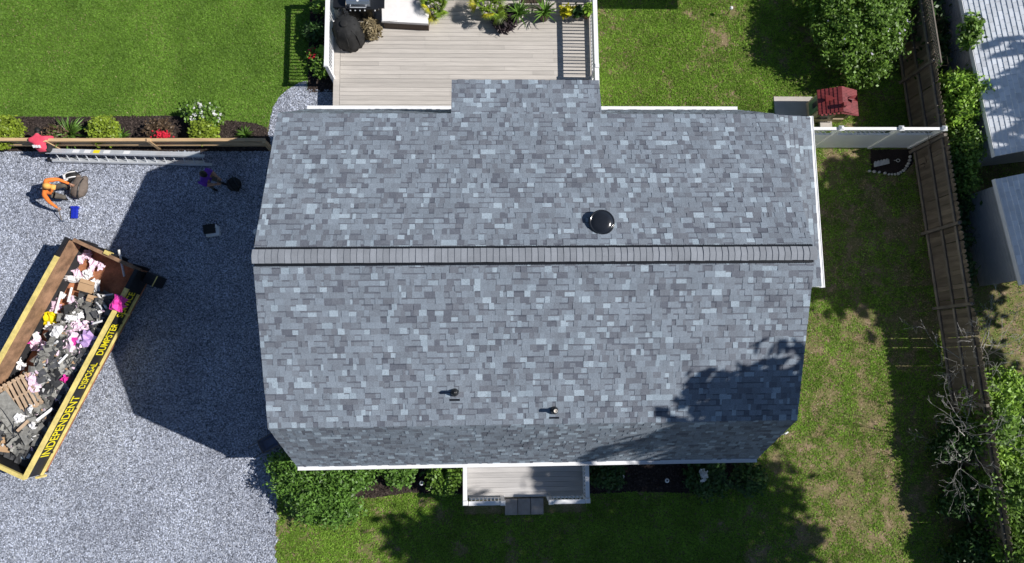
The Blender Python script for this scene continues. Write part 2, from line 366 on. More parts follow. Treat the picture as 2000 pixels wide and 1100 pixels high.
window(-6.12, 0, 3.9, .95, 1.2, 'x')
d = MB().b2((-.5, -4.77, .5), (.45, -4.70, 2.55)).build('door', 'white', house); MB().ball((.33, -4.80, 1.5), .035).build('handle', 'steel', d)
d = MB().b2((-1.6, 4.70, .65), (1.4, 4.77, 2.72)).build('glass_door', 'glass', house); MB().b2((-.1, 4.772, .7), (-.02, 4.80, 2.7)).build('frame', 'white', d)
# roof deck (solid under the shingles)
TH = .05
def nrm(p0, p1):  # profile segment normal in (y,z)
    dy, dz = p1[0] - p0[0], p1[1] - p0[1]; l = math.hypot(dy, dz); return (-dz / l, dy / l)
rb = MB()
pr = [(-WE, HE), (-WB, HB), (0, HR), (WB, HB), (WR, HE)]
inn = [(-WE + .1, HE - .10), (-WB + .06, HB - .14), (0, HR - .15), (WB - .06, HB - .14), (WR - .1, HE - .10)]
out_ = [(y, z - .012) for y, z in pr]
for i in range(4):
    a, b_, c, d_ = out_[i], out_[i + 1], inn[i + 1], inn[i]
    rb.hexa([(-LX, d_[0], d_[1]), (-LX, c[0], c[1]), (LX, c[0], c[1]), (LX, d_[0], d_[1]), (-LX, a[0], a[1]), (-LX, b_[0], b_[1]), (LX, b_[0], b_[1]), (LX, a[0], a[1])])
roof = rb.build('roof', 'grey_scrap', house)
# rake edge (thin drip edge at the two gables)
# --- shingles: every tab is a little wedge; courses of 143 mm
tabs = []   # (score, corners(8), tone)
def lay(P0, ux, uy, wid, run, nrmv, clip=None, start=0):
    """P0 lower left corner, ux along the course, uy up the slope"""
    P0, ux, uy, nv = Vector(P0), Vector(ux), Vector(uy), Vector(nrmv)
    k = 0; v = start
    while v < run - .02:
        x = -random.uniform(0, .2); hh = min(.143, run - v)
        while x < wid:
            wdt = random.choice((.06, .08, .10, .12, .12, .14, .16, .16, .18, .20, .24))
            a, b_ = max(0, x), min(wid, x + wdt); x += wdt
            if b_ - a < .015: continue
            u_ = random.random(); tl = (.9 + .1 * random.random()) if u_ < .11 else (.15 + .2 * random.random()) if u_ < .30 else .4 + .38 * random.random()
            up_ = random.random() < .5; t = random.choice((.013, .016)) if up_ else .004; e = .001
            q = []
            lo = v - random.choice((0, 0, .004)) ; hi = v + hh + .012
            for (xx, yy, zz) in ((a + e, lo, .0), (b_ - e, lo, 0), (b_ - e, hi, -.004), (a + e, hi, -.004), (a + e, lo, t + .006), (b_ - e, lo, t + .006), (b_ - e, hi, t * .35), (a + e, hi, t * .35)):
                q.append(P0 + ux * xx + uy * yy + nv * zz)
            c = P0 + ux * (a + b_) / 2 + uy * v
            vd = (CAM_LOC - c); sc = (b_ - a) * hh * max(0, vd.normalized().dot(nv)) / vd.length_squared
            tabs.append((sc, q, tl, 0 if up_ else random.choice((0, .035, .035, .045))));
        v += .143; k += 1
def slope(p0, p1, x0, x1, lx=None):   # (y,z) low and high edge
    dy, dz = p1[0] - p0[0], p1[1] - p0[1]; l = math.hypot(dy, dz); uy = (0, dy / l, dz / l)
    if dy > 0: ux = (1, 0, 0); P0 = (x0, p0[0], p0[1]); nv = Vector(ux).cross(Vector(uy))
    else: ux = (-1, 0, 0); P0 = (x1, p0[0], p0[1]); nv = Vector(ux).cross(Vector(uy))
    lay(P0, ux, uy, x1 - x0, l, nv)
X0, X1 = -LX - .02, LX + .02
slope((-WB, HB), (-.05, HR - .02), X0, X1); slope((WB, HB), (.05, HR - .02), X0, X1)
slope((-WE - .02, HE - .02), (-WB, HB), X0, X1); slope((WR + .02, HE - .02), (WB, HB), X0, -1.99); slope((WR + .02, HE - .02), (WB, HB), 1.75, X1)
# dormer over the deck door
DX0, DX1, DY0, DZ0, DY1, DZ1 = -2.0, 1.77, 4.86, 5.05, WB - .05, HB + .01
slope((DY0, DZ0), (DY1, DZ1), DX0 - .02, DX1 + .02)
dm = MB(); dm.hexa([(DX0, DY1 - .3, DZ1 - .12), (DX1, DY1 - .3, DZ1 - .12), (DX1, DY0, DZ0 - .11), (DX0, DY0, DZ0 - .11), (DX0, DY1 - .3, DZ1 + .05), (DX1, DY1 - .3, DZ1 + .05), (DX1, DY0, DZ0 - .012), (DX0, DY0, DZ0 - .012)])
dm.build('dormer_roof', 'white', house)
dw = MB(); dw.b2((DX0 + .2, WB - .4, 2.74), (DX1 - .2, 4.75, DZ0 - .10)); dwo = dw.build('dormer_wall', 'siding', house)
# side addition roof, courses run along y
A0, A1, AX0, AZ0, AX1, AZ1 = -.3, 4.80, 8.47, 2.66, wx + .01, 2.98
l = math.hypot(AX1 - AX0, AZ1 - AZ0); uy = Vector(((AX1 - AX0) / l, 0, (AZ1 - AZ0) / l)); ux = Vector((0, 1, 0))
lay((AX0 + .02, A0, AZ0), ux, uy, A1 - A0, l, ux.cross(uy))
ar = MB(); ar.hexa([(AX1, A0, AZ1 - .13), (AX0, A0, AZ0 - .13), (AX0, A1, AZ0 - .13), (AX1, A1, AZ1 - .13), (AX1, A0, AZ1 - .012), (AX0, A0, AZ0 - .012), (AX0, A1, AZ0 - .012), (AX1, A1, AZ1 - .012)])
ar.build('addition_roof', 'white', house)
tabs.sort(key=lambda q: -q[0])
TF = [(4, 5, 6, 7), (0, 1, 5, 4), (1, 2, 6, 5), (3, 0, 4, 7)]
def tab(b, q, tl, band):   # recessed tabs carry the maker's dark granule band below the course above
    if not band: b.add(q, TF, 0, tl); return
    f = 1 - (band + .012) / (.143 + .012); m0, m1 = q[4].lerp(q[7], f), q[5].lerp(q[6], f)
    b.add(list(q) + [m0, m1], [(4, 5, 9, 8), (0, 1, 5, 4), (1, 2, 6, 9, 5), (3, 0, 4, 8, 7)], 0, tl); b.add([m0, m1, q[6], q[7]], [(0, 1, 2, 3)], 0, tl * .3)
for sc, q, tl, bd in tabs[:300]:
    c = sum(q, Vector()) / 8; b = MB(); tab(b, [p - c for p in q], tl, bd); b.build('shingle', 'shingle', roof, loc=c)
b = MB()
for sc, q, tl, bd in tabs[300:]: tab(b, q, tl, bd)
b.build('shingle_field', 'shingle', roof, kind='stuff')
# ridge: dark vent strips under a row of cap shingles
b = MB(); th = math.atan2(HR - HB, WB)
for s in (-1, 1):
    b = MB(); y = s * .175; z = HR - abs(y) * math.tan(th) + .03
    b.box((0, y + s * .006, z), (2 * LX - .05, .042, .055), Matrix.Rotation(-s * th, 3, 'X'))
    x = -LX + .05
    while x < LX - .05: b.box((x, y + s * .03, z - .008), (.022, .012, .045), Matrix.Rotation(-s * th, 3, 'X')); x += .055
    b.build('ridge_vent', 'black', house)
x = -LX - .02; i = 0; st = (2 * LX + .04) / 88; hw = .158
capme = None
for i in range(88):
    if i == 0:
        b = MB(); V = []
        for xx, lift in ((0, .016), (st + .035, .001)):
            for yy in (-hw, -hw * .55, -hw * .2, 0, hw * .2, hw * .55, hw):
                zz = HR + .062 - abs(yy) * math.tan(th) - .012 * math.exp(-(yy / .03) ** 2); V.append((xx, yy, zz + lift))
        for xx, lift in ((0, 0),):
            for yy in (-hw, -hw * .55, -hw * .2, 0, hw * .2, hw * .55, hw): V.append((xx, yy, HR + .05 - abs(yy) * math.tan(th)))
        F = [(k, k + 1, 7 + k + 1, 7 + k)[::-1] for k in range(6)] + [(k, 14 + k, 14 + k + 1, k + 1)[::-1] for k in range(6)]
        b.add(V, F); o = b.build('ridge_cap', 'cap', house, loc=(x, 0, 0)); capme = o.data
    else: o = link('ridge_cap', capme, house, (x + i * st, random.uniform(-.003, .003), random.uniform(-.002, .002)), (0, 0, random.gauss(0, .008)))
# gutters (open troughs) and rakes
def gutter(p0, p1, wd, out, name='gutter'):
    p0, p1, out = Vector(p0), Vector(p1), Vector(out); b = MB(); up = Vector((0, 0, 1)); t = .012
    def bar(o0, o1, z0, z1): b.hexa([p0 + out * o0 + up * z0, p1 + out * o0 + up * z0, p1 + out * o1 + up * z0, p0 + out * o1 + up * z0, p0 + out * o0 + up * z1, p1 + out * o0 + up * z1, p1 + out * o1 + up * z1, p0 + out * o1 + up * z1])
    bar(0, wd, -.10, -.09); bar(0, t, -.09, .02); bar(wd - .02, wd, -.09, .025)
    bar(t, wd - .02, .001, .012)   # leaf guard
    return b.build(name, 'white', house)
gutter((-LX, -WE - .012, HE - .03), (LX, -WE - .012, HE - .03), .115, (0, -1, 0))
gutter((LX, WR + .012, HE - .03), (-LX, WR + .012, HE - .03), .115, (0, 1, 0))
gutter((AX0 + .004, A0 - .02, AZ0 - .02), (AX0 + .004, A1 + .02, AZ0 - .02), .12, (1, 0, 0))
for s in (-1, 1):
    b = MB()
    for i in range(4):
        a, c = pr[i], pr[i + 1]; m_ = [(p[0], p[1] - .16) for p in (a, c)]
        x0, x1 = (s * LX, s * (LX + .014)) if s > 0 else (s * (LX + .014), s * LX)
        b.hexa([(x0, m_[0][0], m_[0][1]), (x0, m_[1][0], m_[1][1]), (x1, m_[1][0], m_[1][1]), (x1, m_[0][0], m_[0][1]), (x0, a[0], a[1] - .014), (x0, c[0], c[1] - .014), (x1, c[0], c[1] - .014), (x1, a[0], a[1] - .014)])
    b.build('rake_board', 'white', house)
b = MB(); b.b2((6.14, -4.98, .2), (6.21, -4.91, 2.62)); b.build('downspout', 'white', house)
# roof vent and pipes
vz = HR - .80 / WB * (HR - HB); ax = Matrix.Rotation(-math.atan2(HR - HB, WB), 4, 'X')
rv = MB(); rv.lathe([(.20, -.08), (.19, .10)], n=24); o = rv.build('roof_vent', 'black', house, True, (1.49, .78, vz + .02))
MB().lathe([(.25, .06), (.288, .065), (.298, .09), (.285, .115), (.268, .118), (.262, .108), (.25, .112), (.22, .135), (.17, .152), (.1, .163), (.01, .167)], n=40).build('vent_cap', 'gloss', o, True)
for (px, py, k) in ((886, 766, 0), (1084, 804, 1)):
    y = (-3.06, -3.52)[k]; x = (-1.93, .42)[k]; z = HR + y / WB * (HR - HB)
    tilt = math.atan2(HR - HB, WB)
    o = MB().tube([(0, 0, -.05), (0, 0, .30)], .045, 14).build('vent_pipe', 'black', house, True, (x, y, z))
    MB().lathe([(.10, -.03), (.095, .04), (.07, .12), (.055, .15)], n=18).build('collar', 'black', o, True)
    MB().box((0, -.18, -.052), (.24, .05, .012), Matrix.Rotation(tilt, 3, 'X')).build('flashing', 'gloss', o)
    if k: MB().lathe([(.043, .30), (.046, .315), (.03, .315), (.028, .302)], n=16).build('pipe_rim', 'pale_pot', o, True)

# ================================================================== DECK BEHIND THE HOUSE
deck = thing('deck', 'long plank deck of pale grey boards with white railings behind the house', 'deck')
DZ = .6
MB().b2((-6.02, 4.76, .1), (2.36, 9.62, DZ - .06)).build('skirt', 'white', deck)
y = 4.80; r = 0; brks = [(-4.2, -.9), (-2.95, .6), (-1.5, 1.2), (-3.6, -.2)]
while y < 9.62:
    xs = [-5.84] + sorted(random.sample([-4.6, -3.9, -3.1, -2.3, -1.35, -.5, .4, 1.1], 2)) + [2.40]
    for a, b_ in zip(xs, xs[1:]):
        L_ = b_ - a
        MB().b2((-L_ / 2 + .002, 0, -.025), (L_ / 2 - .002, .1385, 0)).build('deck_board', 'deck', deck, loc=((a + b_) / 2, y, DZ + random.uniform(-.001, .001)))
    y += .1455; r += 1
MB().b2((0, 4.80, -.025), (.2, 9.62, .001)).build('deck_board', 'deck', deck, loc=(-6.05, 0, DZ))
def railing(parent, p0, p1, zf, h, posts, topw=.13, sp=.115, bal=.035, name='railing', capw=.15):
    p0, p1 = Vector((*p0, 0)), Vector((*p1, 0)); d = (p1 - p0); L_ = d.length; d.normalize()
    b = MB(); b.beam(p0 + Vector((0, 0, zf + h)), p1 + Vector((0, 0, zf + h)), topw, .06)
    ra = b.build(name, 'white', parent)
    b = MB(); b.beam(p0 + Vector((0, 0, zf + .12)), p1 + Vector((0, 0, zf + .12)), .05, .11); b.build('bottom_rail', 'white', ra)
    t = sp * .7; me = None
    while t < L_ - .03:
        p = p0 + d * t
        if min([abs(t - q) for q in posts] + [9]) > .07:
            if me is None: me = MB().b2((-bal / 2, -bal / 2, zf + .176), (bal / 2, bal / 2, zf + h - .032)).build('baluster', 'white', ra, loc=p).data
            else: link('baluster', me, ra, p)
        t += sp
    for q in posts:
        p = p0 + d * q; o = MB().b2((p.x - .055, p.y - .055, zf - .3), (p.x + .055, p.y + .055, zf + h + .03)).build('post', 'white', ra)
        MB().box((p.x, p.y, zf + h + .055), (capw, capw, .045), taper=.75).build('post_cap', 'white', ra)
    return ra
RH = .95
railing(deck, (-6.06, 6.85), (-6.06, 9.60), DZ, RH, [0, 2.7])
railing(deck, (2.35, 5.1), (2.35, 9.60), DZ, RH, [1.75, 4.45])
railing(deck, (-6.0, 9.60), (2.3, 9.60), DZ, RH, [1.9, 3.9, 6.0])

# ================================================================== FRONT PORCH
porch = thing('front_porch', 'small front porch of grey boards with white railings below the eave', 'porch')
PZ = .42; PY0, PY1 = -6.42, -4.76
MB().b2((-1.84, PY0 + .02, .05), (1.78, PY1, PZ - .03)).build('skirt', 'white', porch)
y = PY0
while y < PY1 - .05:
    MB().b2((-1.83, 0, -.026), (1.77, .142, 0)).build('porch_board', 'porch', porch, loc=(0, y, PZ + random.uniform(-.001, .001))); y += .148
PH = .86
railing(porch, (-1.83, -6.40), (-1.83, -4.9), PZ, PH, [0], topw=.12)
railing(porch, (1.76, -6.40), (1.76, -4.9), PZ, PH, [0], topw=.12)
railing(porch, (-1.73, -6.42), (-.72, -6.42), PZ, PH, [1.0], topw=.12)
railing(porch, (1.68, -6.42), (.62, -6.42), PZ, PH, [1.0], topw=.12)
st = thing('paver_step', 'three concrete slabs forming a step at the porch opening', 'step', (-.05, -6.75, 0))
for x in (-.4, .0, .4): MB().b2((-.19, -.24, 0), (.19, .24, .2)).build('slab', 'paver', st, loc=(x, 0, random.uniform(0, .01)))
# ================================================================== FENCES
def fx(y): return 13.25 + (4.7 - y) * .062
fa = math.atan(-.062)   # the fence runs along y, leaning to +x towards the front
# white vinyl fence
vf = thing('vinyl_fence', 'white vinyl privacy fence with a lattice top beside the house', 'fence', (8.6, 4.74, 0))
def vpanel(x0, x1, gate=False):
    MB().b2((x0, -.02, .08), (x1, .02, 1.22)).build('panel', 'vinyl', vf)
    for z, hh, wd in ((.06, .12, .06), (1.24, .10, .065), (1.74, .10, .09)): MB().b2((x0, -wd / 2, z - hh / 2 + .02), (x1, wd / 2, z + hh / 2 + .02)).build('rail', 'vinyl', vf)
    b = MB(); x = x0 - .38
    while x < x1:
        for s in (1, -1):
            a = (x, .012 * s, 1.31) if s > 0 else (x + .38, .012 * s, 1.31); c = (x + .38, .012 * s, 1.70) if s > 0 else (x, .012 * s, 1.70)
            if min(a[0], c[0]) > x0 and max(a[0], c[0]) < x1: b.beam(a, c, .008, .022)
        x += .15
    b.build('lattice', 'vinyl', vf)
for x0, x1 in ((.06, 1.2), (1.36, 3.12), (3.26, 4.5)): vpanel(x0, x1)
for x in (1.28, 3.19, 4.57):
    p = MB().b2((x - .065, -.065, 0), (x + .065, .065, 1.84)).build('post', 'vinyl', vf); MB().box((x, 0, 1.88), (.17, .17, .08), taper=.3).build('post_cap', 'white', p)
# wooden picket fence
wf = thing('picket_fence', 'long weathered wooden picket fence between the yard and the neighbours', 'fence', (fx(0), 0, 0), 0)
def fl(y, dx, z): return Vector((fx(y) - fx(0) + dx, y, z))
pk = None; y = -9.4
while y < 11.2:
    if pk is None:
        b = MB(); b.add([(-.01, -.074, .04), (.01, -.074, .04), (.01, .074, .04), (-.01, .074, .04), (-.01, -.074, 1.68), (.01, -.074, 1.68), (.01, .074, 1.68), (-.01, .074, 1.68), (-.01, -.03, 1.78), (.01, -.03, 1.78), (.01, .03, 1.78), (-.01, .03, 1.78)],
          [(0, 1, 5, 4), (1, 2, 6, 5), (2, 3, 7, 6), (3, 0, 4, 7), (4, 5, 9, 8), (5, 6, 10, 9), (6, 7, 11, 10), (7, 4, 8, 11), (8, 9, 10, 11)])
        o = b.build('picket', 'old_wood', wf, loc=fl(y, .03, 0), rot=(0, 0, -fa)); pk = o.data
    else: link('picket', pk, wf, fl(y, .03 + random.uniform(-.004, .004), random.uniform(-.02, .015)), (random.gauss(0, .008), 0, -fa))
    y += .149
pys = [-8.6, -6.2, -3.8, -.75, 1.75, 4.55, 7.0, 9.4]
for y in pys: MB().box((0, 0, .9), (.09, .09, 1.8)).build('post', 'old_rail', wf, loc=fl(y, -.065, 0), rot=(0, 0, -fa))
for ya, yb in zip(pys, pys[1:]):
    for z in (.18, .9, 1.55): MB().beam(fl(ya + .05, -.02, z), fl(yb - .05, -.02, z), .04, .09).build('rail', 'old_rail', wf)
b = MB(); y = 6.9
while y < 11:
    for s in (1, -1): b.beam(fl(y, .012 * s, 1.80), fl(y + .2 * s, .012 * s, 2.0), .012, .03)
    y += .11
b.build('lattice', 'old_rail', wf); MB().beam(fl(6.8, 0, 2.02), fl(11.1, 0, 2.02), .04, .05).build('rail', 'old_rail', wf)
# two-rail timber fence along the drive
tf = thing('rail_fence', 'low two-rail fence of fresh golden timber along the gravel drive', 'fence', (-8.15, 4.72, 0))
px_ = [0, -3.58, -6.75, -10.2]
for i, x in enumerate(px_):
    MB().box((0, 0, .4), (.10, .12, .8)).build('post', 'timber', tf, loc=(x, -.01 if i else -.06, 0), rot=(0, R(1.5), .1 * (i % 2)))
for a, c in zip(px_, px_[1:]):
    for z, yy in ((.69, .02), (.33, .0)): MB().beam((a + .02, yy, z), (c - .03, yy + random.uniform(-.02, .02), z), .10, .11).build('rail', 'timber', tf)

# ================================================================== PLANTS
def shrub(name, label, cat, loc, r, h, n, size, lk, group=None, bl=None, ncl=0, clump=.1, elong=1.7, up=.5, stems=5, flowers=None, shell=.5):
    t = thing(name, label, cat, loc, 0, group)
    blobs = bl or [((0, 0, h * .52), (r, r, h * .48))]
    P = cloud(n, blobs, clump, ncl, shell); P = P[P[:, 2] > .03]
    leaf_mesh('foliage', P, size, lk, t, up, elong)
    b = MB()
    for k in range(stems):
        a = 2 * math.pi * k / stems + random.random(); rr = r * random.uniform(.35, .7)
        b.tube([(0, 0, -.02), (rr * .4 * math.cos(a), rr * .4 * math.sin(a), h * .4), (rr * math.cos(a), rr * math.sin(a), h * .75)], [.02 * h + .006, .014 * h + .004, .004], 5, cap=False)
    b.build('stem', 'bark', t)
    if flowers:
        fk, fn, fs, zmin = flowers
        Q = cloud(fn, blobs, 0, 0, .92); Q[:, 2] = np.maximum(Q[:, 2], h * zmin)
        leaf_mesh('blossoms', np.repeat(Q, 4, 0) + NR.normal(size=(4 * len(Q), 3)) * fs * .3, fs, fk, t, .9, 1.2)
    return t
def strap_plant(name, label, cat, loc, n, L_, wd, mk, lean=(.4, 1.2), group=None, parent=None, leafname='leaf', z0=0, droop=1.3):
    """arching strap leaves from a centre, each leaf a part"""
    t = parent or thing(name, label, cat, loc, 0, group)
    for k in range(n):
        a = 2 * math.pi * k / n * 2.618 + random.uniform(-.2, .2); el = random.uniform(*lean); ll = L_ * random.uniform(.75, 1.1); b = MB(); V = []
        x, z = 0, z0; ang = el
        for i in range(6):
            w_ = wd * (.5, 1, 1, .85, .55, .06)[i]; V += [(x * math.cos(a) - w_ * math.sin(a), x * math.sin(a) + w_ * math.cos(a), z + .006), (x * math.cos(a), x * math.sin(a), z - .01), (x * math.cos(a) + w_ * math.sin(a), x * math.sin(a) - w_ * math.cos(a), z + .006)]
            x += ll / 5 * math.cos(ang); z += ll / 5 * math.sin(ang); ang -= droop / 5 * (.6 + .2 * i)
            z = max(z, .02)
        b.add(V, [q for i in range(5) for q in ((i * 3, i * 3 + 1, i * 3 + 4, i * 3 + 3), (i * 3 + 1, i * 3 + 2, i * 3 + 5, i * 3 + 4))], 0, random.random())
        b.build(leafname, mk, t)
    return t
def P0(px, py, z=0, dz=0): p = at(px, py, z); return (p.x, p.y, dz)
# golden mounds in the bed
limes = [((12, 258), .52, 'yellow-green rounded shrub at the left edge of the photo in the mulch bed'), ((203, 256), .46, 'yellow-green rounded shrub in the middle of the bed behind the ladder'), ((398, 256), .42, 'yellow-green rounded shrub in front of the white flowers')]
for (p, r, lab) in limes:
    shrub('golden_shrub', lab, 'shrub', P0(p[0], p[1], .3), r, .62, 2600, .05, 'leaf_lime', 'golden shrubs in the mulch bed', ncl=260, clump=.05, up=.9, shell=.7)
shrub('reddish_shrub', 'brownish red shrub beside the person in the coral shirt', 'shrub', P0(108, 262, .3), .32, .5, 700, .05, 'leaf_brown', ncl=70, clump=.06)
shrub('rose_bush', 'rose bush with red blossoms behind the middle fence post', 'shrub', P0(310, 256, .3), .42, .6, 1000, .05, 'leaf_brown', ncl=80, clump=.07)
rr = np.array([P0(318, 264, .62)]) + np.array([[0, 0, .62]]) + NR.normal(size=(110, 3)) * np.array([.11, .07, .03])
rb_ = [o for o in bpy.data.objects if o.name.startswith('rose_bush')][0]
leaf_mesh('blossoms', rr - np.array(rb_.location), .075, 'petal_red', rb_, .9, 1.1)
shrub('white_flower_shrub', 'leafy shrub covered in white blossoms at the lawn edge', 'shrub', P0(396, 222, .35), .58, .62, 2200, .06, 'leaf_mid', ncl=190, clump=.08, flowers=('petal_white', 46, .075, .55), bl=[((-.25, .05, .32), (.36, .32, .28)), ((.22, -.05, .32), (.38, .36, .30))])
strap_plant('daylily', 'spiky green daylily clump behind the ladder', 'plant', P0(138, 262, .1), 64, .72, .028, 'leaf_strap', (.35, 1.35))
strap_plant('daylily', 'small spiky green plant just left of the end fence post', 'plant', P0(478, 262, .1), 30, .38, .022, 'leaf_strap', (.6, 1.3))
strap_plant('daylily', 'little green plant right of the middle golden shrub', 'plant', P0(237, 265, .1), 22, .34, .026, 'leaf_strap', (.6, 1.3))
# bed by the deck
shrub('flower_shrub', 'small bush with red blossoms in the bed beside the deck railing', 'shrub', P0(613, 105, .2), .18, .35, 260, .06, 'leaf_mid', ncl=50, clump=.07, flowers=('petal_red', 16, .06, .7))
shrub('young_shrub', 'low green shrub beside the deck post at the end of the railing', 'shrub', P0(626, 132, .2), .24, .4, 500, .07, 'leaf_mid', ncl=50, clump=.08)
shrub('young_shrub', 'pale green upright plant beside the red-blossom bush', 'shrub', P0(628, 103, .2), .16, .35, 200, .08, 'leaf_hedge', ncl=25, clump=.06)
shrub('young_shrub', 'dark green shrub in the bed below the covered grill', 'shrub', P0(616, 62, .2), .28, .45, 600, .07, 'leaf_dark', ncl=60, clump=.09)
shrub('young_shrub', 'green shrub at the top edge of the bed beside the deck', 'shrub', P0(626, 12, .2), .22, .4, 400, .07, 'leaf_mid', ncl=50, clump=.08)
# front of the house
c = P0(618, 958, .6)
shrub('corner_shrub', 'big bright green shrub at the front left corner of the house', 'shrub', (c[0] + .15, c[1], 0), 1.3, 1.3, 20000, .052, 'leaf_front', ncl=420, clump=.12, elong=2.1, up=.35, stems=14, shell=.35,
      bl=[((.0, .2, .75), (.95, .75, .55)), ((.9, .45, .7), (.65, .45, .5)), ((-.75, .35, .65), (.6, .6, .5)), ((.35, -.5, .6), (.75, .5, .45)), ((-.5, -.45, .5), (.5, .4, .4)), ((-1.1, .75, .5), (.4, .35, .4))])
shrub('front_shrub', 'small sunlit shrub between the corner bush and the porch', 'shrub', P0(782, 918, .4), .45, .6, 1100, .075, 'leaf_front', ncl=75, clump=.1)
shrub('front_shrub', 'rounded shrub against the left side of the front porch', 'shrub', P0(868, 930, .4), .52, .75, 1800, .07, 'leaf_mid', ncl=110, clump=.09)
shrub('front_shrub', 'dark shaded shrub against the right side of the porch', 'shrub', P0(1185, 920, .4), .5, .7, 1500, .07, 'leaf_dark', ncl=90, clump=.1)
shrub('front_shrub', 'loose dark shrub around the pale bloom under the front eave', 'shrub', P0(1385, 930, .4), .6, .7, 1400, .08, 'leaf_dark', ncl=70, clump=.12)
shrub('front_shrub', 'ragged shrub near the right front corner of the house', 'shrub', P0(1465, 935, .4), .45, .5, 700, .08, 'leaf_dark', ncl=40, clump=.12)
t = thing('hydrangea_bloom', 'pale white bloom standing in the dark shrub', 'flower', P0(1373, 928, .7))
leaf_mesh('petals', NR.normal(size=(90, 3)) * np.array([.05, .08, .05]) + np.array([0, 0, .78]), .08, 'petal_white', t, .8, 1.2); MB().tube([(0, 0, 0), (0, 0, .75)], .008, 5).build('stem', 'bark', t)
# flowering tree in the back yard
def big_bush(name, label, cat, loc, blobs, n, size, lk, ncl, clump, h, seed=3, flowers=None, elong=1.8, up=.35, shell=.45, trunk=.09):
    random.seed(seed); t = thing(name, label, cat, loc)
    P = cloud(n, blobs, clump, ncl, shell); P = P[P[:, 2] > .05]; leaf_mesh('crown', P, size, lk, t, up, elong)
    b = MB()
    for k in range(5): limbs(b, (random.uniform(-.1, .1), random.uniform(-.1, .1), -.05), (random.gauss(0, .5), random.gauss(0, .5), 1), h * .5, trunk * random.uniform(.5, 1), 3, .5, 6, .15)
    b.build('trunk', 'bark', t)
    if flowers:
        Q = cloud(flowers[1], blobs, 0, 0, .93); Q = Q[Q[:, 2] > h * .4]
        leaf_mesh('blossoms', np.repeat(Q, 3, 0) + NR.normal(size=(3 * len(Q), 3)) * .025, flowers[2], flowers[0], t, .9, 1.1)
    return t
big_bush('flowering_tree', 'large leafy flowering tree behind the red-roofed playhouse', 'tree', (11.05, 8.5, 0),
         [((0, .1, 1.5), (1.3, 1.3, .65)), ((-.75, -.2, 1.25), (.75, .95, .55)), ((.8, -.3, 1.3), (.85, .9, .55)), ((.1, -1.05, 1.1), (1.0, .8, .5)), ((.1, 1.2, 1.4), (1.1, .8, .6)), ((1.2, .9, 1.2), (.7, .7, .55)), ((-1.1, .9, 1.1), (.6, .7, .5))],
         26000, .062, 'leaf_mid', 330, .13, 1.8, 5, ('petal_lilac', 40, .06))
big_bush('hedge_shrub', 'bright green broad-leaved shrub between the picket fence and the pale shed', 'shrub', (14.0, 5.75, 0),
         [((0, .25, 1.35), (.6, .75, .75)), ((-.1, -.5, 1.25), (.55, .6, .7)), ((.35, .3, 1.4), (.45, .6, .7))], 9500, .07, 'leaf_hedge', 230, .10, 2.0, 8, elong=1.7)
big_bush('hedge_shrub', 'duller olive green shrub below the bright shrub beside the vinyl fence end', 'shrub', (14.05, 4.05, 0),
         [((0, .2, 1.2), (.5, .75, .7)), ((.05, -.7, 1.0), (.45, .6, .6)), ((0, .9, 1.1), (.5, .4, .6))], 6000, .062, 'leaf_mid', 200, .12, 1.8, 9)
big_bush('hedge_shrub', 'dark shaded shrub along the wall of the upper shed', 'shrub', (13.55, 8.6, 0),
         [((0, .0, .9), (.45, 1.2, .6)), ((.0, 1.5, 1.0), (.45, .9, .6)), ((0, -1.2, .9), (.4, .8, .6))], 4200, .10, 'leaf_dark', 170, .13, 1.6, 10)
big_bush('hedge_shrub', 'low dark shrub between the picket fence and the lower shed', 'shrub', (14.05, 1.6, 0),
         [((0, .0, .6), (.35, .8, .45)), ((.1, -1.2, .5), (.3, .6, .4)), ((0, 1.0, .6), (.4, .6, .45))], 2600, .10, 'leaf_dark', 110, .12, 1.0, 11)
big_bush('overhanging_shrub', 'leafy dark sprig leaning over the gutter of the upper shed', 'shrub', (14.0, 8.0, 0),
         [((.15, 0, 2.1), (.3, .3, .22)), ((.1, -.45, 2.0), (.2, .25, .2))], 700, .09, 'leaf_mid', 32, .1, 2.0, 12, trunk=.04)
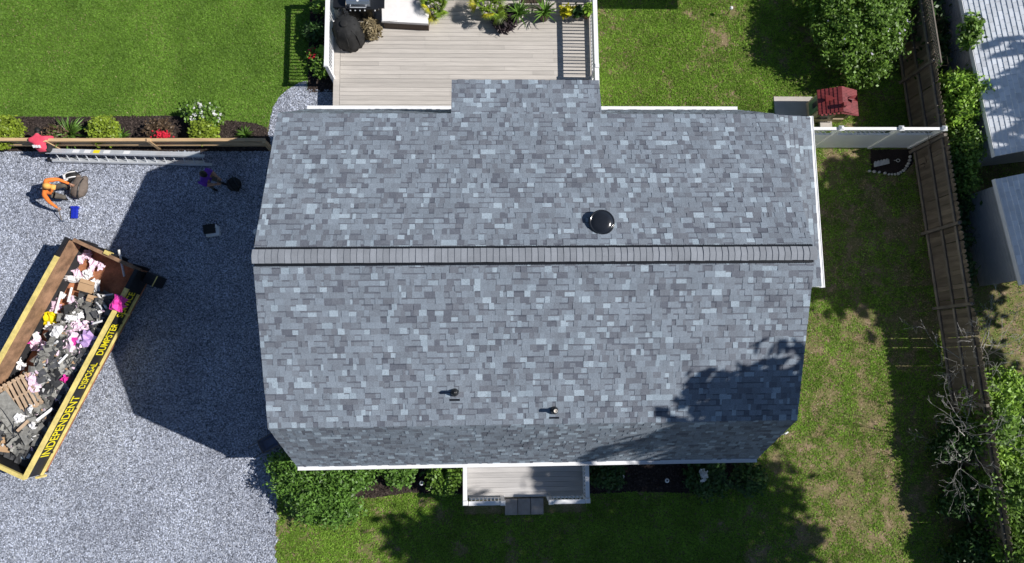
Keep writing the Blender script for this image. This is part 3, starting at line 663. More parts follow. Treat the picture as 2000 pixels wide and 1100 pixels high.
# ground shrubs and dead limbs beyond the fence end (bottom right)
for i, (x, y, r, h, k, lab) in enumerate([(14.5, -3.6, .8, 1.8, 'leaf_hedge', 'yellow-green bush behind the dead branches beyond the fence'), (14.6, -5.3, .85, 1.7, 'leaf_hedge', 'yellow-green bush below the first one at the right edge'),
        (14.7, -7.1, .9, 1.7, 'leaf_mid', 'green bush in the bottom right corner beside the fence'), (15.4, -4.4, .7, 1.0, 'leaf_mid', 'green bush at the right edge of the photo beside the dead tree'), (15.2, -7.6, .8, .9, 'leaf_dark', 'dark bush at the far bottom right corner'), (14.2, -4.4, .6, 2.0, 'leaf_mid', 'green leafy mass over the fence below the bare branches'), (14.25, -6.3, .6, 2.0, 'leaf_mid', 'green leafy mass over the fence right of the crooked dead limbs'), (14.35, -8.3, .6, 2.0, 'leaf_mid', 'green leafy mass over the fence at the bottom edge of the photo'), (13.42, -4.9, .42, 1.3, 'leaf_dark', 'dark low bush on the yard side of the fence under the dead limbs'), (13.5, -6.6, .42, 1.2, 'leaf_dark', 'dark low bush on the yard side of the fence in its lower shade'), (13.6, -8.2, .42, 1.2, 'leaf_dark', 'dark low bush on the yard side of the fence at the bottom edge'), (15.6, -6.0, .7, 1.5, 'leaf_hedge', 'green bush at the right edge halfway down the lower corner')]):
    shrub('wild_shrub', lab, 'shrub', (x, y, 0), r, h, 4600, .062, k, 'wild shrubs beyond the fence', ncl=170, clump=.13, elong=2.2, bl=[((0, 0, h * .6), (r, r, h * .4)), ((r * .6, .4, h * .5), (r * .5, r * .5, h * .35)), ((-.3, -r * .7, h * .45), (r * .6, r * .5, h * .35))], shell=.2)
def dead_tree(label, loc, dirs, seed):
    random.seed(seed); t = thing('dead_tree', label, 'tree', loc, 0, 'dead trees by the fence'); b = MB()
    for d, l, r in dirs: limbs(b, (0, 0, 0), d, l, r, 5, .55, 5, .02, (2, 3))
    b.build('bare_branches', 'deadwood', t); return t
dead_tree('bare grey dead tree with fine twigs spreading over the end of the fence', (14.7, -2.5, .2), [((-.8, .5, .9), 1.1, .03), ((-.3, .9, .9), 1.1, .03), ((.2, .8, .7), 1.0, .028), ((-1, .1, .8), 1.1, .03), ((-.9, -.2, .9), 1.0, .026), ((.5, .5, .8), .9, .026)], 21)
dead_tree('bare leaning dead trunk with crooked limbs nearest the lawn', (14.2, -5.2, .2), [((-1, .3, .75), 1.3, .055), ((-.6, .9, .8), 1.2, .04), ((-.9, -.3, .7), 1.0, .035)], 5)
# tall trees standing right of the picture: only their shade and feet show
def tall_tree(label, loc, blobs, n, seed, trunk_h, size=.24):
    random.seed(seed); t = thing('tall_tree', label, 'tree', loc, 0, None)
    P = cloud(n, blobs, .30, max(40, n // 45), .1); leaf_mesh('crown', P, size, 'leaf_tree', t, .4, 1.6)
    b = MB(); b.tube([(0, 0, -.1), (.05, .05, trunk_h * .5), (.0, .1, trunk_h)], [.24, .19, .14], 9)
    for c_, r_ in blobs:
        q = Vector((0, .1, trunk_h)); e = Vector(c_); b.tube([q - Vector((0, 0, trunk_h * .25)), q.lerp(e, .5) + Vector((0, 0, .3)), e], [.1, .06, .02], 6)
    b.build('trunk', 'bark', t); return t
tall_tree('tall tree past the bottom right corner shading the front lawn and roof corner', (15.6, -10.3, 0),
          [((-.9, 8.7, 12.6), (1.0, .7, .5)), ((-1.5, 7.7, 12.5), (1.4, .8, .6)), ((-2.6, 6.7, 12.4), (1.8, .8, .7)), ((-2.9, 6.3, 12.4), (1.6, .6, .7)), ((-3.0, 5.75, 12.4), (2.0, .6, .8)), ((-.6, 4.2, 12.2), (1.6, 1.2, .9)), ((0, 3.8, 12.0), (2.4, 1.4, 1.0)), ((2.6, 3.5, 11.6), (2.6, 1.5, 1.2)), ((-2.6, 2.0, 12.0), (2.8, 1.6, 1.0)), ((-4.7, 2.7, 12.4), (1.5, .9, .8)), ((-4.3, 1.4, 12.4), (1.7, 1.4, .8)), ((.2, 5.9, 12.0), (1.6, .5, .8)), ((1, 1.4, 12), (3, 1.9, 1.2)), ((4.0, 1.4, 11.4), (2.4, 2.0, 1.4)), ((-1.5, -.6, 12), (3, 2, 1.4)), ((2.5, -1, 11.6), (3, 2, 1.4))], 15500, 31, 9.5)
tall_tree('tall tree outside the picture that shades the side yard and sheds', (20.8, 1.6, 0),
          [((0, -.2, 8.2), (2.8, 2.4, 2.0)), ((.3, 1.3, 7.6), (2.2, 1.2, 2.0)), ((.3, -1.8, 7.6), (2.2, 1.2, 2.0)), ((1.0, 3.3, 6.6), (1.4, .9, .7)), ((1.1, 4.3, 6.6), (1.4, .9, .7)), ((1.3, 5.2, 6.6), (1.4, .8, .7)), ((2.6, 4.3, 6.6), (1.4, 1.6, .7)), ((1.4, .6, 5.4), (2.6, 2.4, 2.0)), ((1.4, 2.9, 5.6), (2.0, 1.4, 1.2))], 15000, 33, 6.0)
tall_tree('tall tree outside the picture right of the bottom right bushes', (24.0, -6.2, 0),
          [((0, 2.2, 7.4), (2.6, 1.5, 1.2)), ((-.6, 0, 7.2), (2.6, 1.8, 1.2)), ((0, -2.4, 7.2), (2.6, 1.8, 1.2)), ((1.6, 1, 6.6), (2.4, 2.0, 1.2)), ((1.6, -2, 6.6), (2.4, 2, 1.2)), ((-1.2, 2.8, 7), (1.5, 1.2, .9)), ((-1.2, .6, 7), (1.5, 1.4, .9)), ((-1.2, -2.2, 7), (1.5, 1.8, .9))], 5200, 35, 5.0)
tall_tree('tall tree outside the picture, added to shade the roof of the upper shed', (23.0, 6.6, 0), [((-1.7, -.9, 6.6), (1.5, 1.0, .6)), ((-1.5, .0, 6.7), (1.5, .9, .6)), ((0, -.6, 6.4), (1.6, 1.6, .7))], 5000, 37, 5.0)  # unseen extra tree, added to deepen the shade on the upper shed roof
# ================================================================== GRASS, PEBBLES, CHIPS
def grass(name, poly, lo, hi, per, mk, size, mask=None, avoid=(), kind='stuff', hgt=1.0):
    n = int((hi[0] - lo[0]) * (hi[1] - lo[1]) * per); P = np.stack([NR.uniform(lo[0], hi[0], n), NR.uniform(lo[1], hi[1], n)], 1)
    k = inpoly(P, poly) if poly else np.ones(n, bool)
    for a in avoid: k &= ~inpoly(P, a)
    P = P[k]
    if mask is not None: P = P[mask(P)]
    n = len(P); a = NR.uniform(0, 6.28, n); l = size * NR.uniform(.6, 1.4, n) * hgt; tl = NR.uniform(.75, 1.42, n); ta = NR.uniform(0, 6.28, n); wd = size * .32
    B = np.c_[P, np.zeros(n)]; dx = np.c_[np.cos(a), np.sin(a), np.zeros(n)] * wd
    T = B + np.c_[np.cos(ta) * np.sin(tl) * l, np.sin(ta) * np.sin(tl) * l, np.cos(tl) * l]
    V = np.stack([B - dx, B + dx, T], 1).reshape(-1, 3)
    return npmesh(name, V, np.arange(3 * n).reshape(n, 3), mk, NR.uniform(0, 1, n), kind=kind)
def vnoise(P, s, seed=0):
    rs = np.random.default_rng(seed); g_ = rs.uniform(0, 1, (97, 97)); q = P / s; i = np.floor(q).astype(int); f = q - i; f = f * f * (3 - 2 * f); i %= 96
    return (g_[i[:, 0], i[:, 1]] * (1 - f[:, 0]) * (1 - f[:, 1]) + g_[i[:, 0] + 1, i[:, 1]] * f[:, 0] * (1 - f[:, 1]) + g_[i[:, 0], i[:, 1] + 1] * (1 - f[:, 0]) * f[:, 1] + g_[i[:, 0] + 1, i[:, 1] + 1] * f[:, 0] * f[:, 1])
grass('lawn_grass', LAWN, (-17.6, 5.2), (-6.9, 11), 2600, 'grass_left', .055)
house_r = [(-6.15, -4.9), (6.15, -4.9), (6.15, -.2), (8.35, -.2), (8.35, 4.65), (6.1, 4.9), (-6.1, 4.9)]
deck_r = [(-6.2, 4.7), (2.45, 4.7), (2.45, 9.8), (-6.2, 9.8)]
padr = [(8.6, 5.5), (9.97, 5.5), (9.97, 6.52), (8.6, 6.52)]; porr = [(-1.9, -7.0), (1.9, -7.0), (1.9, -4.7), (-1.9, -4.7)]
av = [house_r, deck_r, padr, porr, FBED1, FBED2, SBED, DRIVE, LAWN, DECKBED]
def m_yard(P):
    v = .5 * vnoise(P, .5, 1) + .45 * vnoise(P, .19, 2) + .25 * vnoise(P, 1.7, 3)
    dry = np.clip((P[:, 0] - 6.5) / 3, 0, 1) * np.clip((6.2 - P[:, 1]) / 2, 0, 1)
    return NR.uniform(0, 1, len(P)) < np.clip((v + .2 * NR.uniform(-1, 1, len(P)) - .34 - .17 * dry) * 4.6, 0, 1) * (1 - .25 * dry)
grass('yard_grass', None, (2.4, -9.3), (14.5, 11), 2600, 'grass_yard', .06, m_yard, av)
grass('yard_grass', None, (-7.6, -9.3), (2.4, -6.3), 2600, 'grass_yard', .06, m_yard, av)
grass('yard_grass', None, (14.5, -9.3), (19, 11), 500, 'grass_yard', .06, m_yard, av)
grass('dry_grass', None, (6.3, -9.3), (13.5, 4.6), 420, 'straw', .05, lambda P: NR.uniform(0, 1, len(P)) < 1.5 * vnoise(P, .45, 9), av)
grass('dry_grass', None, (2.4, 5), (13.2, 10.5), 240, 'straw', .05, lambda P: NR.uniform(0, 1, len(P)) < vnoise(P, .5, 8) ** 2, av)
grass('dry_grass', LAWN, (-17.6, 5.2), (-6.9, 11), 130, 'straw', .05, lambda P: NR.uniform(0, 1, len(P)) < vnoise(P, 1.1, 6) ** 2)
def pebbles(name, poly, lo, hi, per, mk, r, avoid=()):
    n = int((hi[0] - lo[0]) * (hi[1] - lo[1]) * per); P = np.stack([NR.uniform(lo[0], hi[0], n), NR.uniform(lo[1], hi[1], n)], 1); k = inpoly(P, poly)
    for a in avoid: k &= ~inpoly(P, a)
    P = P[k]; n = len(P); B = np.c_[P, np.full(n, .006)]; a0 = NR.uniform(0, 6.28, n); s = r * NR.uniform(.55, 1.5, n)
    vs = []
    for j in range(4):
        a = a0 + j * math.pi / 2 + NR.uniform(-.35, .35, n); q = s * NR.uniform(.7, 1.2, n); vs.append(B + np.c_[np.cos(a) * q, np.sin(a) * q, np.zeros(n)])
    vs.append(B + np.c_[NR.normal(size=(n, 2)) * (s * .35)[:, None], s * NR.uniform(.6, 1.1, n)])
    V = np.stack(vs, 1).reshape(-1, 3); o = np.arange(n)[:, None] * 5
    F = np.concatenate([o + np.array([[j, (j + 1) % 4, 4]]) for j in range(4)], 1).reshape(-1, 3)
    return npmesh(name, V, F, mk, np.repeat(NR.uniform(0, 1, n) ** 1.2, 4), kind='stuff')
pebbles('gravel_stones', DRIVE, (-17.3, -9.2), (-5.9, 6.7), 800, 'pebble', .021)
pebbles('mulch_chips', BED, (-17.5, 4.5), (-7.8, 6.6), 420, 'mulch_chip', .03); pebbles('mulch_chips', DECKBED, (-7.1, 6.5), (-6, 10), 420, 'mulch_chip', .03)
pebbles('mulch_chips', FBED1, (-7.4, -7), (-1.7, -4.6), 350, 'mulch_chip', .03); pebbles('mulch_chips', FBED2, (1.7, -7), (6.6, -4.6), 350, 'mulch_chip', .03)
# ================================================================== NEIGHBOURS
def shed(label, loc, rz, wd, ln, ez, pitch, name='shed'):
    """eave along local y on the left (x=0), ridge at x=wd/2"""
    t = thing(name, label, 'shed', loc, rz); oh = .16; rz_ = ez + wd / 2 * pitch
    b = MB(); prof = [(oh, 0), (wd - oh, 0), (wd - oh, ez - .06 + oh * pitch), (wd / 2, rz_ - .08), (oh, ez - .06 + oh * pitch)]
    b.add([(x, oh, z) for x, z in prof] + [(x, ln - oh, z) for x, z in prof], [(0, 1, 2, 3, 4), (9, 8, 7, 6, 5)] + [(i, 5 + i, 5 + (i + 1) % 5, (i + 1) % 5) for i in range(5)])
    b.build('wall', 'shed_siding', t)
    z = .1
    while z < rz_ - .2:
        x0 = oh if z < ez else oh + (z - ez) / pitch + .04
        if z < ez - .12: MB().b2((oh - .014, oh, z), (oh - .002, ln - oh, z + .09)).build('clapboard', 'shed_siding', t)
        if wd - 2 * x0 > .3: MB().b2((x0 + .02, oh - .014, z), (wd - x0 - .02, oh - .002, z + .09)).build('clapboard', 'shed_siding', t)
        z += .105
    l = math.hypot(wd / 2, rz_ - ez); r = None
    for s in (0, 1):
        uy = Vector(((wd / 2) / l * (1 if s == 0 else -1), 0, (rz_ - ez) / l)); o_ = Vector((0 if s == 0 else wd, 0, ez)); ux = Vector((0, 1, 0)); nv = ux.cross(uy) * (-1 if s == 0 else 1)
        b = MB(); q = [o_, o_ + ux * ln, o_ + ux * ln + uy * l, o_ + uy * l]; b.hexa([p - nv * .05 for p in q] + [p - nv * .004 for p in q]); r = b.build('roof', 'white', t) if s == 0 else b.build('roof', 'white_shingle', t)
        if s: continue
        b = MB(); b.hexa([Vector((-.035, -.01, ez - .14)), Vector((-.004, -.01, ez - .14)), Vector((-.004, ln + .01, ez - .14)), Vector((-.035, ln + .01, ez - .14)), Vector((-.035, -.01, ez + .01)), Vector((-.004, -.01, ez + .01)), Vector((-.004, ln + .01, ez + .01)), Vector((-.035, ln + .01, ez + .01))]); b.build('fascia', 'white', t)
        v = 0; k = 0; fld = MB()
        while v < l - .05:
            y = -(.15 if k % 2 else 0.0)
            while y < ln:
                a, c = max(0, y), min(ln, y + .30); y += .30
                if c - a < .05: continue
                q = []
                for (yy, vv, tt) in ((a + .005, v, 0), (c - .005, v, 0), (c - .005, min(l, v + .15), 0), (a + .005, min(l, v + .15), 0), (a + .005, v, .02), (c - .005, v, .02), (c - .005, min(l, v + .15), .004), (a + .005, min(l, v + .15), .004)): q.append(o_ + ux * yy + uy * vv + nv * tt)
                m_ = t.matrix_world if False else Matrix.Translation(Vector(loc)) @ Matrix.Rotation(rz, 4, 'Z'); cw = m_ @ q[0]
                d = (cw - CAM_LOC); loc_ = RM.transposed() @ d; px, py = 1000 + FPX * loc_.x / -loc_.z, 550 - FPX * loc_.y / -loc_.z
                if px < 2010 and -15 < py < 1115: bb = MB(); c0 = sum(q, Vector()) / 8; bb.add([p - c0 for p in q], TF, 0, random.random()); bb.build('shingle', 'white_shingle', r, loc=c0)
                else: fld.add(q, TF, 0, random.random())
            v += .14; k += 1
        fld.build('shingle_field', 'white_shingle', r, kind='stuff')
    return t
p = at(1945, 305, 2.0); q = at(1880, 0, 2.0); rz = math.atan2(-(q.x - p.x), q.y - p.y)
shed('pale shed with a white shingle roof in the upper right corner', (p.x, p.y, 0), rz, 3.6, 7.5, 2.0, .42)
p = at(1998, 556, 2.0); q = at(1945, 350, 2.0); rz = math.atan2(-(q.x - p.x), q.y - p.y)
shed('pale shed with bluish shingle roof at the right edge behind the picket fence', (p.x, p.y, 0), rz, 3.4, (q - p).length, 2.0, .35)
# ================================================================== DUMPSTER (local x along its length, y across to the left, z up)
DH = 1.37; c0 = at(48, 935, DH); DANG = math.atan2(.905, .425); DL, DW = 6.62, 2.36
dp = thing('dumpster', 'open black roll-off dumpster with yellow rims full of roofing debris', 'dumpster', (c0.x, c0.y, 0), DANG)
MB().b2((.02, .06, .30), (DL - .04, DW - .06, .38)).build('floor', 'rust', dp)
for s, nm in ((0, 'right'), (1, 'left')):
    y0, y1 = (0, .05) if s == 0 else (DW - .05, DW)
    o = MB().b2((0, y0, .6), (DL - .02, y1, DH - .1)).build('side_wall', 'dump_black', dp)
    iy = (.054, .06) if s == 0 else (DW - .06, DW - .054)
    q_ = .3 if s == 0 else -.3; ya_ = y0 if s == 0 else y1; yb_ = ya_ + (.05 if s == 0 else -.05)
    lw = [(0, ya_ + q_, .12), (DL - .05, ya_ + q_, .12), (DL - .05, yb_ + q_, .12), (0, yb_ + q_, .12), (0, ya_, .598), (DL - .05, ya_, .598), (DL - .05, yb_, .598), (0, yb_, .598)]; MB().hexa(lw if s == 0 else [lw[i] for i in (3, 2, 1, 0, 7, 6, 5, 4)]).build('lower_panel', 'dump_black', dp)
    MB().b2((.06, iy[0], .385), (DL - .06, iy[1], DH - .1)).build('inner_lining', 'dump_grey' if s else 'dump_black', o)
    r = MB().b2((-.02, y0 - .03, DH - .095), (6.0, y1 + .03, DH)).build('top_rim', 'yellow', dp)
    MB().b2((6.004, y0 - .03, DH - .095), (DL, y1 + .03, DH - .003)).build('rim_end', 'dump_black', dp)
    MB().b2((.0, y0 - .05 if s == 0 else y1 + .002, .60), (5.9, y0 - .002 if s == 0 else y1 + .05, .685)).build('bottom_rail', 'yellow', dp)
    MB().b2((5.2, y0 - .09 if s == 0 else y1 + .01, .65), (5.26, y0 - .003 if s == 0 else y1 + .09, .80)).build('hook', 'yellow', dp)
    for x in (.7, 2.1, 3.5, 4.9): MB().b2((x, y0 - .03 if s == 0 else y1 + .001, .687), (x + .05, y0 - .001 if s == 0 else y1 + .03, .75)).build('rib', 'dump_black', dp)
o = MB().b2((DL - .05, .06, .2), (DL + .0, DW - .06, 1.02)).build('front_wall', 'rust', dp)
MB().b2((DL - .055, .06, 1.022), (DL + .05, DW - .06, 1.1)).build('front_rail', 'dump_grey', dp)
for y in (.25, 1.0, DW - .8, DW - .3): MB().b2((DL + .005, y, .2), (DL + .1, y + .12, 1.018)).build('front_post', 'dump_black', dp)
MB().b2((DL - .3, -.4, .25), (DL + .04, -.06, .9)).build('step_box', 'dump_black', dp); MB().b2((DL - .305, -.42, .9), (DL + .045, -.40, .93)).build('step_edge', 'yellow', dp)
MB().b2((DL + .005, DW - 1.25, .9), (DL + .12, DW - 1.1, 1.16)).build('hook', 'yellow', dp)
MB().b2((-.02, .06, .2), (.03, DW - .06, DH - .1)).build('tail_gate', 'dump_black', dp); MB().b2((-.06, .02, DH - .093), (.05, DW - .02, DH - .002)).build('top_rim', 'yellow', dp)
MB().b2((-.12, .0, .3), (-.06, .06, .75)).build('hinge', 'yellow', dp)
for x in (.5, 5.4):
    for y in (.3, DW - .3): MB().tube([(x, y - .08, .1), (x, y + .08, .1)], .1, 12).build('roller', 'dump_black', dp)
for x in (.0,): 
    for y in (.6, DW - .7): MB().b2((.1, y, .06), (DL - .2, y + .1, .178)).build('skid', 'dump_black', dp)
def text(word, x, wid, h, z):
    cu = bpy.data.curves.new('t', 'FONT'); cu.body = word; cu.size = 1; cu.extrude = .0; cu.offset = .012; cu.fill_mode = 'FRONT'
    ob = bpy.data.objects.new('t', cu); COL.objects.link(ob); dg = bpy.context.evaluated_depsgraph_get(); dg.update()
    me = bpy.data.meshes.new_from_object(ob.evaluated_get(dg)); bpy.data.objects.remove(ob)
    co = np.array([v.co for v in me.vertices]); lo, hi = co.min(0), co.max(0)
    for v in me.vertices: v.co = ((v.co.x - lo[0]) / (hi[0] - lo[0]) * wid, (v.co.y - lo[1]) / (hi[1] - lo[1]) * h, 0)
    me.materials.append(M['letter']); o = link('lettering', me, dp, (x, -.006, z), (R(90), 0, 0)); return o
text('INDEPENDENT', .62, 1.92, .38, .79); text('DISPOSAL', 2.78, .82, .33, .81); text('DUMPSTER', 3.86, 1.02, .36, .80); text('SERVICE', 5.10, .82, .36, .80)
# --- debris
TD = Matrix.Translation((c0.x, c0.y, 0)) @ Matrix.Rotation(DANG, 4, 'Z')
def hp(x, y):
    e = max(0, min(1, (5.55 - x - .35 * (y - 1)) / .6)) * max(0, min(1, (DW - .15 - y - .38 * max(0, min(1, (x - 1.6)))) / .40)) * (1 if x > .9 else .75)
    return .36 + e * (.50 + .10 * math.sin(x * 2.1 + y) + .08 * math.sin(y * 4 - x * 1.3))
nx, ny = 60, 24; b = MB(); V = []
for i in range(nx + 1):
    for j in range(ny + 1):
        x = .05 + (DL - .15) * i / nx; y = .07 + (DW - .14) * j / ny; V.append((x, y, hp(x, y) - .04 + random.uniform(-.05, .05)))
keep = [(i * (ny + 1) + j, (i + 1) * (ny + 1) + j, (i + 1) * (ny + 1) + j + 1, i * (ny + 1) + j + 1) for i in range(nx) for j in range(ny) if hp(*V[i * (ny + 1) + j][:2]) > .40]
b.add(V, keep); o = b.build('debris_heap', 'dark_scrap', None, loc=TD.translation, rot=(0, 0, DANG), kind='stuff'); tag(o, 'dark heap of crushed roofing waste filling the dumpster', 'debris')
# pixels inside the dumpster -> local place on the heap
def onheap(px, py, dz=.05):
    z = .8
    for _ in range(3): q = TD.inverted() @ at(px, py, z); z = hp(q.x, q.y) + dz
    return q.x, q.y, z
def put(o, label, cat, group, lx, ly, lz, rz, tilt=(0, 0)):
    o.location = TD @ Vector((lx, ly, lz)); o.rotation_euler = (tilt[0], tilt[1], DANG + rz); return tag(o, label, cat, group)
def scrap_mesh(w_, l_, curl, jag):
    b = MB(); n = 4; V = []; t = .012
    for i in range(n + 1):
        u = i / n - .5
        for s in (-.5, .5): V.append((u * l_, s * w_ * (1 + random.uniform(-jag, jag)), curl * (u * u * 4) * l_ * .4 + random.uniform(-.01, .01)))
    m_ = len(V); V += [(x, y, z - t) for x, y, z in V]
    F = [(2 * i, 2 * i + 2, 2 * i + 3, 2 * i + 1)[::-1] for i in range(n)] + [tuple(m_ + k for k in (2 * i, 2 * i + 2, 2 * i + 3, 2 * i + 1)) for i in range(n)]
    for i in range(n): F += [(2 * i, 2 * i + 2, m_ + 2 * i + 2, m_ + 2 * i), (2 * i + 3, 2 * i + 1, m_ + 2 * i + 1, m_ + 2 * i + 3)]
    F += [(0, 1, m_ + 1, m_), (2 * n + 1, 2 * n, m_ + 2 * n, m_ + 2 * n + 1)]
    return b.add(V, F)
random.seed(99)
protos = {k: [scrap_mesh(random.uniform(.14, .30), random.uniform(.18, .44), random.uniform(-.5, .5), .22) for _ in range(9)] for k in ('dark_scrap', 'grey_scrap')}
pm = {}
for k, l_ in protos.items():
    for i, b in enumerate(l_):
        o = b.build('shingle_scrap', k); pm[(k, i)] = o.data; bpy.data.objects.remove(o)
cnt = 0
while cnt < 330:
    x, y = random.uniform(.45, 5.7), random.uniform(.12, DW - .15); h = hp(x, y)
    if h < .46: continue
    greyp = .85 if (y > 1.2 and 2.3 < x < 4.4) else .42
    k = 'grey_scrap' if random.random() < greyp else 'dark_scrap'
    o = link('shingle_scrap', pm[(k, random.randrange(9))])
    put(o, 'dark torn piece of asphalt shingle in the dumpster heap' if k == 'dark_scrap' else 'weathered grey piece of asphalt shingle in the dumpster heap', 'shingle scrap', 'dark shingle scraps in the dumpster' if k == 'dark_scrap' else 'grey shingle scraps in the dumpster', x, y, h + .03 + random.uniform(0, .1), random.uniform(0, 6.28), (random.gauss(0, .25), random.gauss(0, .25)))
    cnt += 1
def lump(r, flat=.5, wob=.35, n=9, k=5):
    b = MB(); b.ball((0, 0, 0), (r, r * .8, r * flat), n, 0, k)
    b.v = [tuple(c * (1 + random.uniform(-wob, wob)) for c in v) for v in b.v]; return b
def crumple(l_, w_, h_):
    b = MB(); n = 5; V = []
    for i in range(n + 1):
        for j in range(n + 1):
            u, v = i / n - .5, j / n - .5; e = .25 if i in (0, n) or j in (0, n) else .08
            V.append((u * l_ + random.uniform(-e, e) * l_ * .5, v * w_ + random.uniform(-e, e) * w_ * .5, random.uniform(-h_, h_) + .06 * (1 - 4 * u * u) * (1 - 4 * v * v)))
    F = [(i * (n + 1) + j, (i + 1) * (n + 1) + j, (i + 1) * (n + 1) + j + 1, i * (n + 1) + j + 1) for i in range(n) for j in range(n)]; m_ = len(V)
    b.add(V + [(x, y, z - .012) for x, y, z in V], F + [tuple(m_ + k for k in f[::-1]) for f in F])
    for k in range(n):
        for a, c in ((k, k + 1), (n * (n + 1) + k + 1, n * (n + 1) + k), ((k + 1) * (n + 1), k * (n + 1)), (k * (n + 1) + n, (k + 1) * (n + 1) + n)): b.add([V[a], V[c], tuple(Vector(V[c]) - Vector((0, 0, .012))), tuple(Vector(V[a]) - Vector((0, 0, .012)))], [(3, 2, 1, 0)])
    return b
pinks = [(168, 497), (158, 505), (196, 520), (180, 520), (150, 540), (163, 560), (140, 590), (152, 535), (110, 600), (105, 588), (75, 675), (88, 683), (62, 668), (70, 662), (60, 660), (150, 665), (137, 650), (147, 640), (160, 675), (140, 672), (68, 755), (64, 740), (165, 640), (104, 608)]
for i, (px, py) in enumerate(pinks):
    o = crumple(random.uniform(.22, .42), random.uniform(.2, .36), .07).build('insulation_piece', 'pink'); x, y, z = onheap(px, py, .1); put(o, 'pale pink crumpled insulation piece on the dumpster heap', 'insulation', 'pink insulation pieces', x, y, z, random.uniform(0, 6))
whites = [(158, 548), (172, 535), (185, 553), (190, 560), (40, 715), (138, 545), (122, 577), (42, 818), (60, 800), (105, 640), (112, 648), (97, 640), (70, 655), (155, 618), (138, 622), (65, 832), (36, 706)]
for i, (px, py) in enumerate(whites):
    b = crumple(random.uniform(.2, .42), random.uniform(.14, .28), .05); o = b.build('paper_scrap', 'white_scrap'); x, y, z = onheap(px, py, .16)
    put(o, 'crumpled white sheet scrap on top of the dumpster heap', 'scrap', 'white sheet scraps', x, y, z, random.uniform(0, 6), (random.gauss(0, .3), random.gauss(0, .3)))
def stick(p0, p1, r, mk, name, label, cat, group=None, up=.2, up2=None, square=False):
    a = TD @ Vector(onheap(*p0, up)); c = TD @ Vector(onheap(*p1, up2 if up2 is not None else up)); b = MB()
    m_ = (a + c) / 2
    (b.beam(a - m_, c - m_, r * 2.2, r * 1.3) if square else b.tube([a - m_, c - m_], r, 8))
    o = b.build(name, mk, loc=m_); return tag(o, label, cat, group)
pl = [((232, 488), (243, 540), 'white pipe sticking up over the front end of the dumpster', .5, .3), ((60, 705), (113, 667), 'long white pipe lying across the middle of the heap', .22, .22), ((108, 612), (120, 570), 'white pipe just above the yellow bag', .25, .2), ((132, 590), (140, 562), 'short white pipe near the cardboard boxes', .25, .2),
      ((191, 575), (208, 602), 'upper of two white strips left of the magenta bag', .25, .15), ((187, 588), (200, 604), 'lower of two white strips left of the magenta bag', .22, .15), ((200, 578), (222, 575), 'white strip beside the right rim of the dumpster', .25, .25), ((115, 710), (132, 692), 'pale blue-grey strip in the middle of the heap', .2, .2), ((182, 632), (200, 627), 'grey pipe end at the right rim near the lilac bag', .3, .3)]
for p0, p1, lab, u1, u2 in pl: stick(p0, p1, .035, 'white_scrap', 'white_pipe', lab, 'pipe', 'white pipes and strips in the dumpster', u1, u2)
stick((35, 842), (55, 822), .035, 'pallet', 'wood_stick', 'brown wooden stick below the pallet', 'wood', None, .2, .2, True)
stick((72, 822), (103, 798), .035, 'white_scrap', 'grey_plank', 'pale plank leaning towards the right rim near the white scraps', 'plank', None, .2, .25, True)
for (px, py, w_, l_, lab) in ((170, 560, .45, .32, 'larger tan cardboard box in the upper heap'), (181, 585, .3, .16, 'small tan cardboard box below the larger one'), (12, 700 + 60, .2, .3, 'cardboard piece left of the pallet')):
    b = MB().box((0, 0, 0), (l_, w_, .14)); b.box((l_ * .5, 0, .08), (.12, w_ * .9, .01), Matrix.Rotation(.5, 3, 'Y')); o = b.build('cardboard_box', 'card'); x, y, z = onheap(px, py, .17); put(o, lab, 'box', None, x, y, z, .1, (.15, -.2))
def sheetlump(name, mk, px, py, r, lab, cat, dz=.15, flat=.35, wob=.3): o = crumple(r * 1.7, r * 1.5, .09).build(name, mk); x, y, z = onheap(px, py, dz); return put(o, lab, cat, None, x, y, z, random.uniform(0, 6))
sheetlump('plastic_bag', 'yellow_bag', 97, 622, .24, 'bright yellow crumpled bag in the middle of the heap', 'bag', wob=.45)
sheetlump('plastic_bag', 'purple_bag', 172, 662, .28, 'lilac plastic bag against the right wall of the dumpster', 'bag')
sheetlump('plastic_bag', 'hot_pink', 55, 665, .13, 'magenta plastic bag near the left side of the heap', 'bag'); sheetlump('plastic_bag', 'hot_pink', 127, 740, .11, 'small magenta bag near the right rim low in the heap', 'bag')
o = crumple(.42, .42, .08); o.v = [(x, y, z - 1.3 * y * y + .03) for x, y, z in o.v]; o = o.build('plastic_bag', 'hot_pink'); put(o, 'magenta plastic bag draped over the right rim of the dumpster', 'bag', None, 5.50, .02, DH + .02, .1)
lit = MB()
for _ in range(900):
    x, y = random.uniform(.3, 5.6), random.uniform(.1, DW - .15); h = hp(x, y)
    if h > .44: lit.box((x, y, h + random.uniform(.02, .14)), (random.uniform(.03, .16), random.uniform(.03, .09), .01), Euler((random.gauss(0, .4), random.gauss(0, .4), random.uniform(0, 6))).to_matrix(), random.choice((0, 0, 0, 1, 1, 1, 2, 2, 3, 4)))
o = lit.build('small_litter', ['dark_scrap', 'grey_scrap', 'white_scrap', 'pink', 'card'], None, loc=TD.translation, rot=(0, 0, DANG), kind='stuff'); tag(o, 'small torn bits of roofing and foam strewn over the dumpster heap', 'litter')
sheetlump('foam_sheet', 'pink', 144, 668, .3, 'large pale pink foam sheet with magenta print', 'foam', flat=.15); 
o = scrap_mesh(.22, .24, .0, .1).build('magenta_label', 'hot_pink'); x, y, z = onheap(143, 667, .22); put(o, 'magenta printed patch on the pale pink foam sheet', 'label', None, x, y, z, .4)
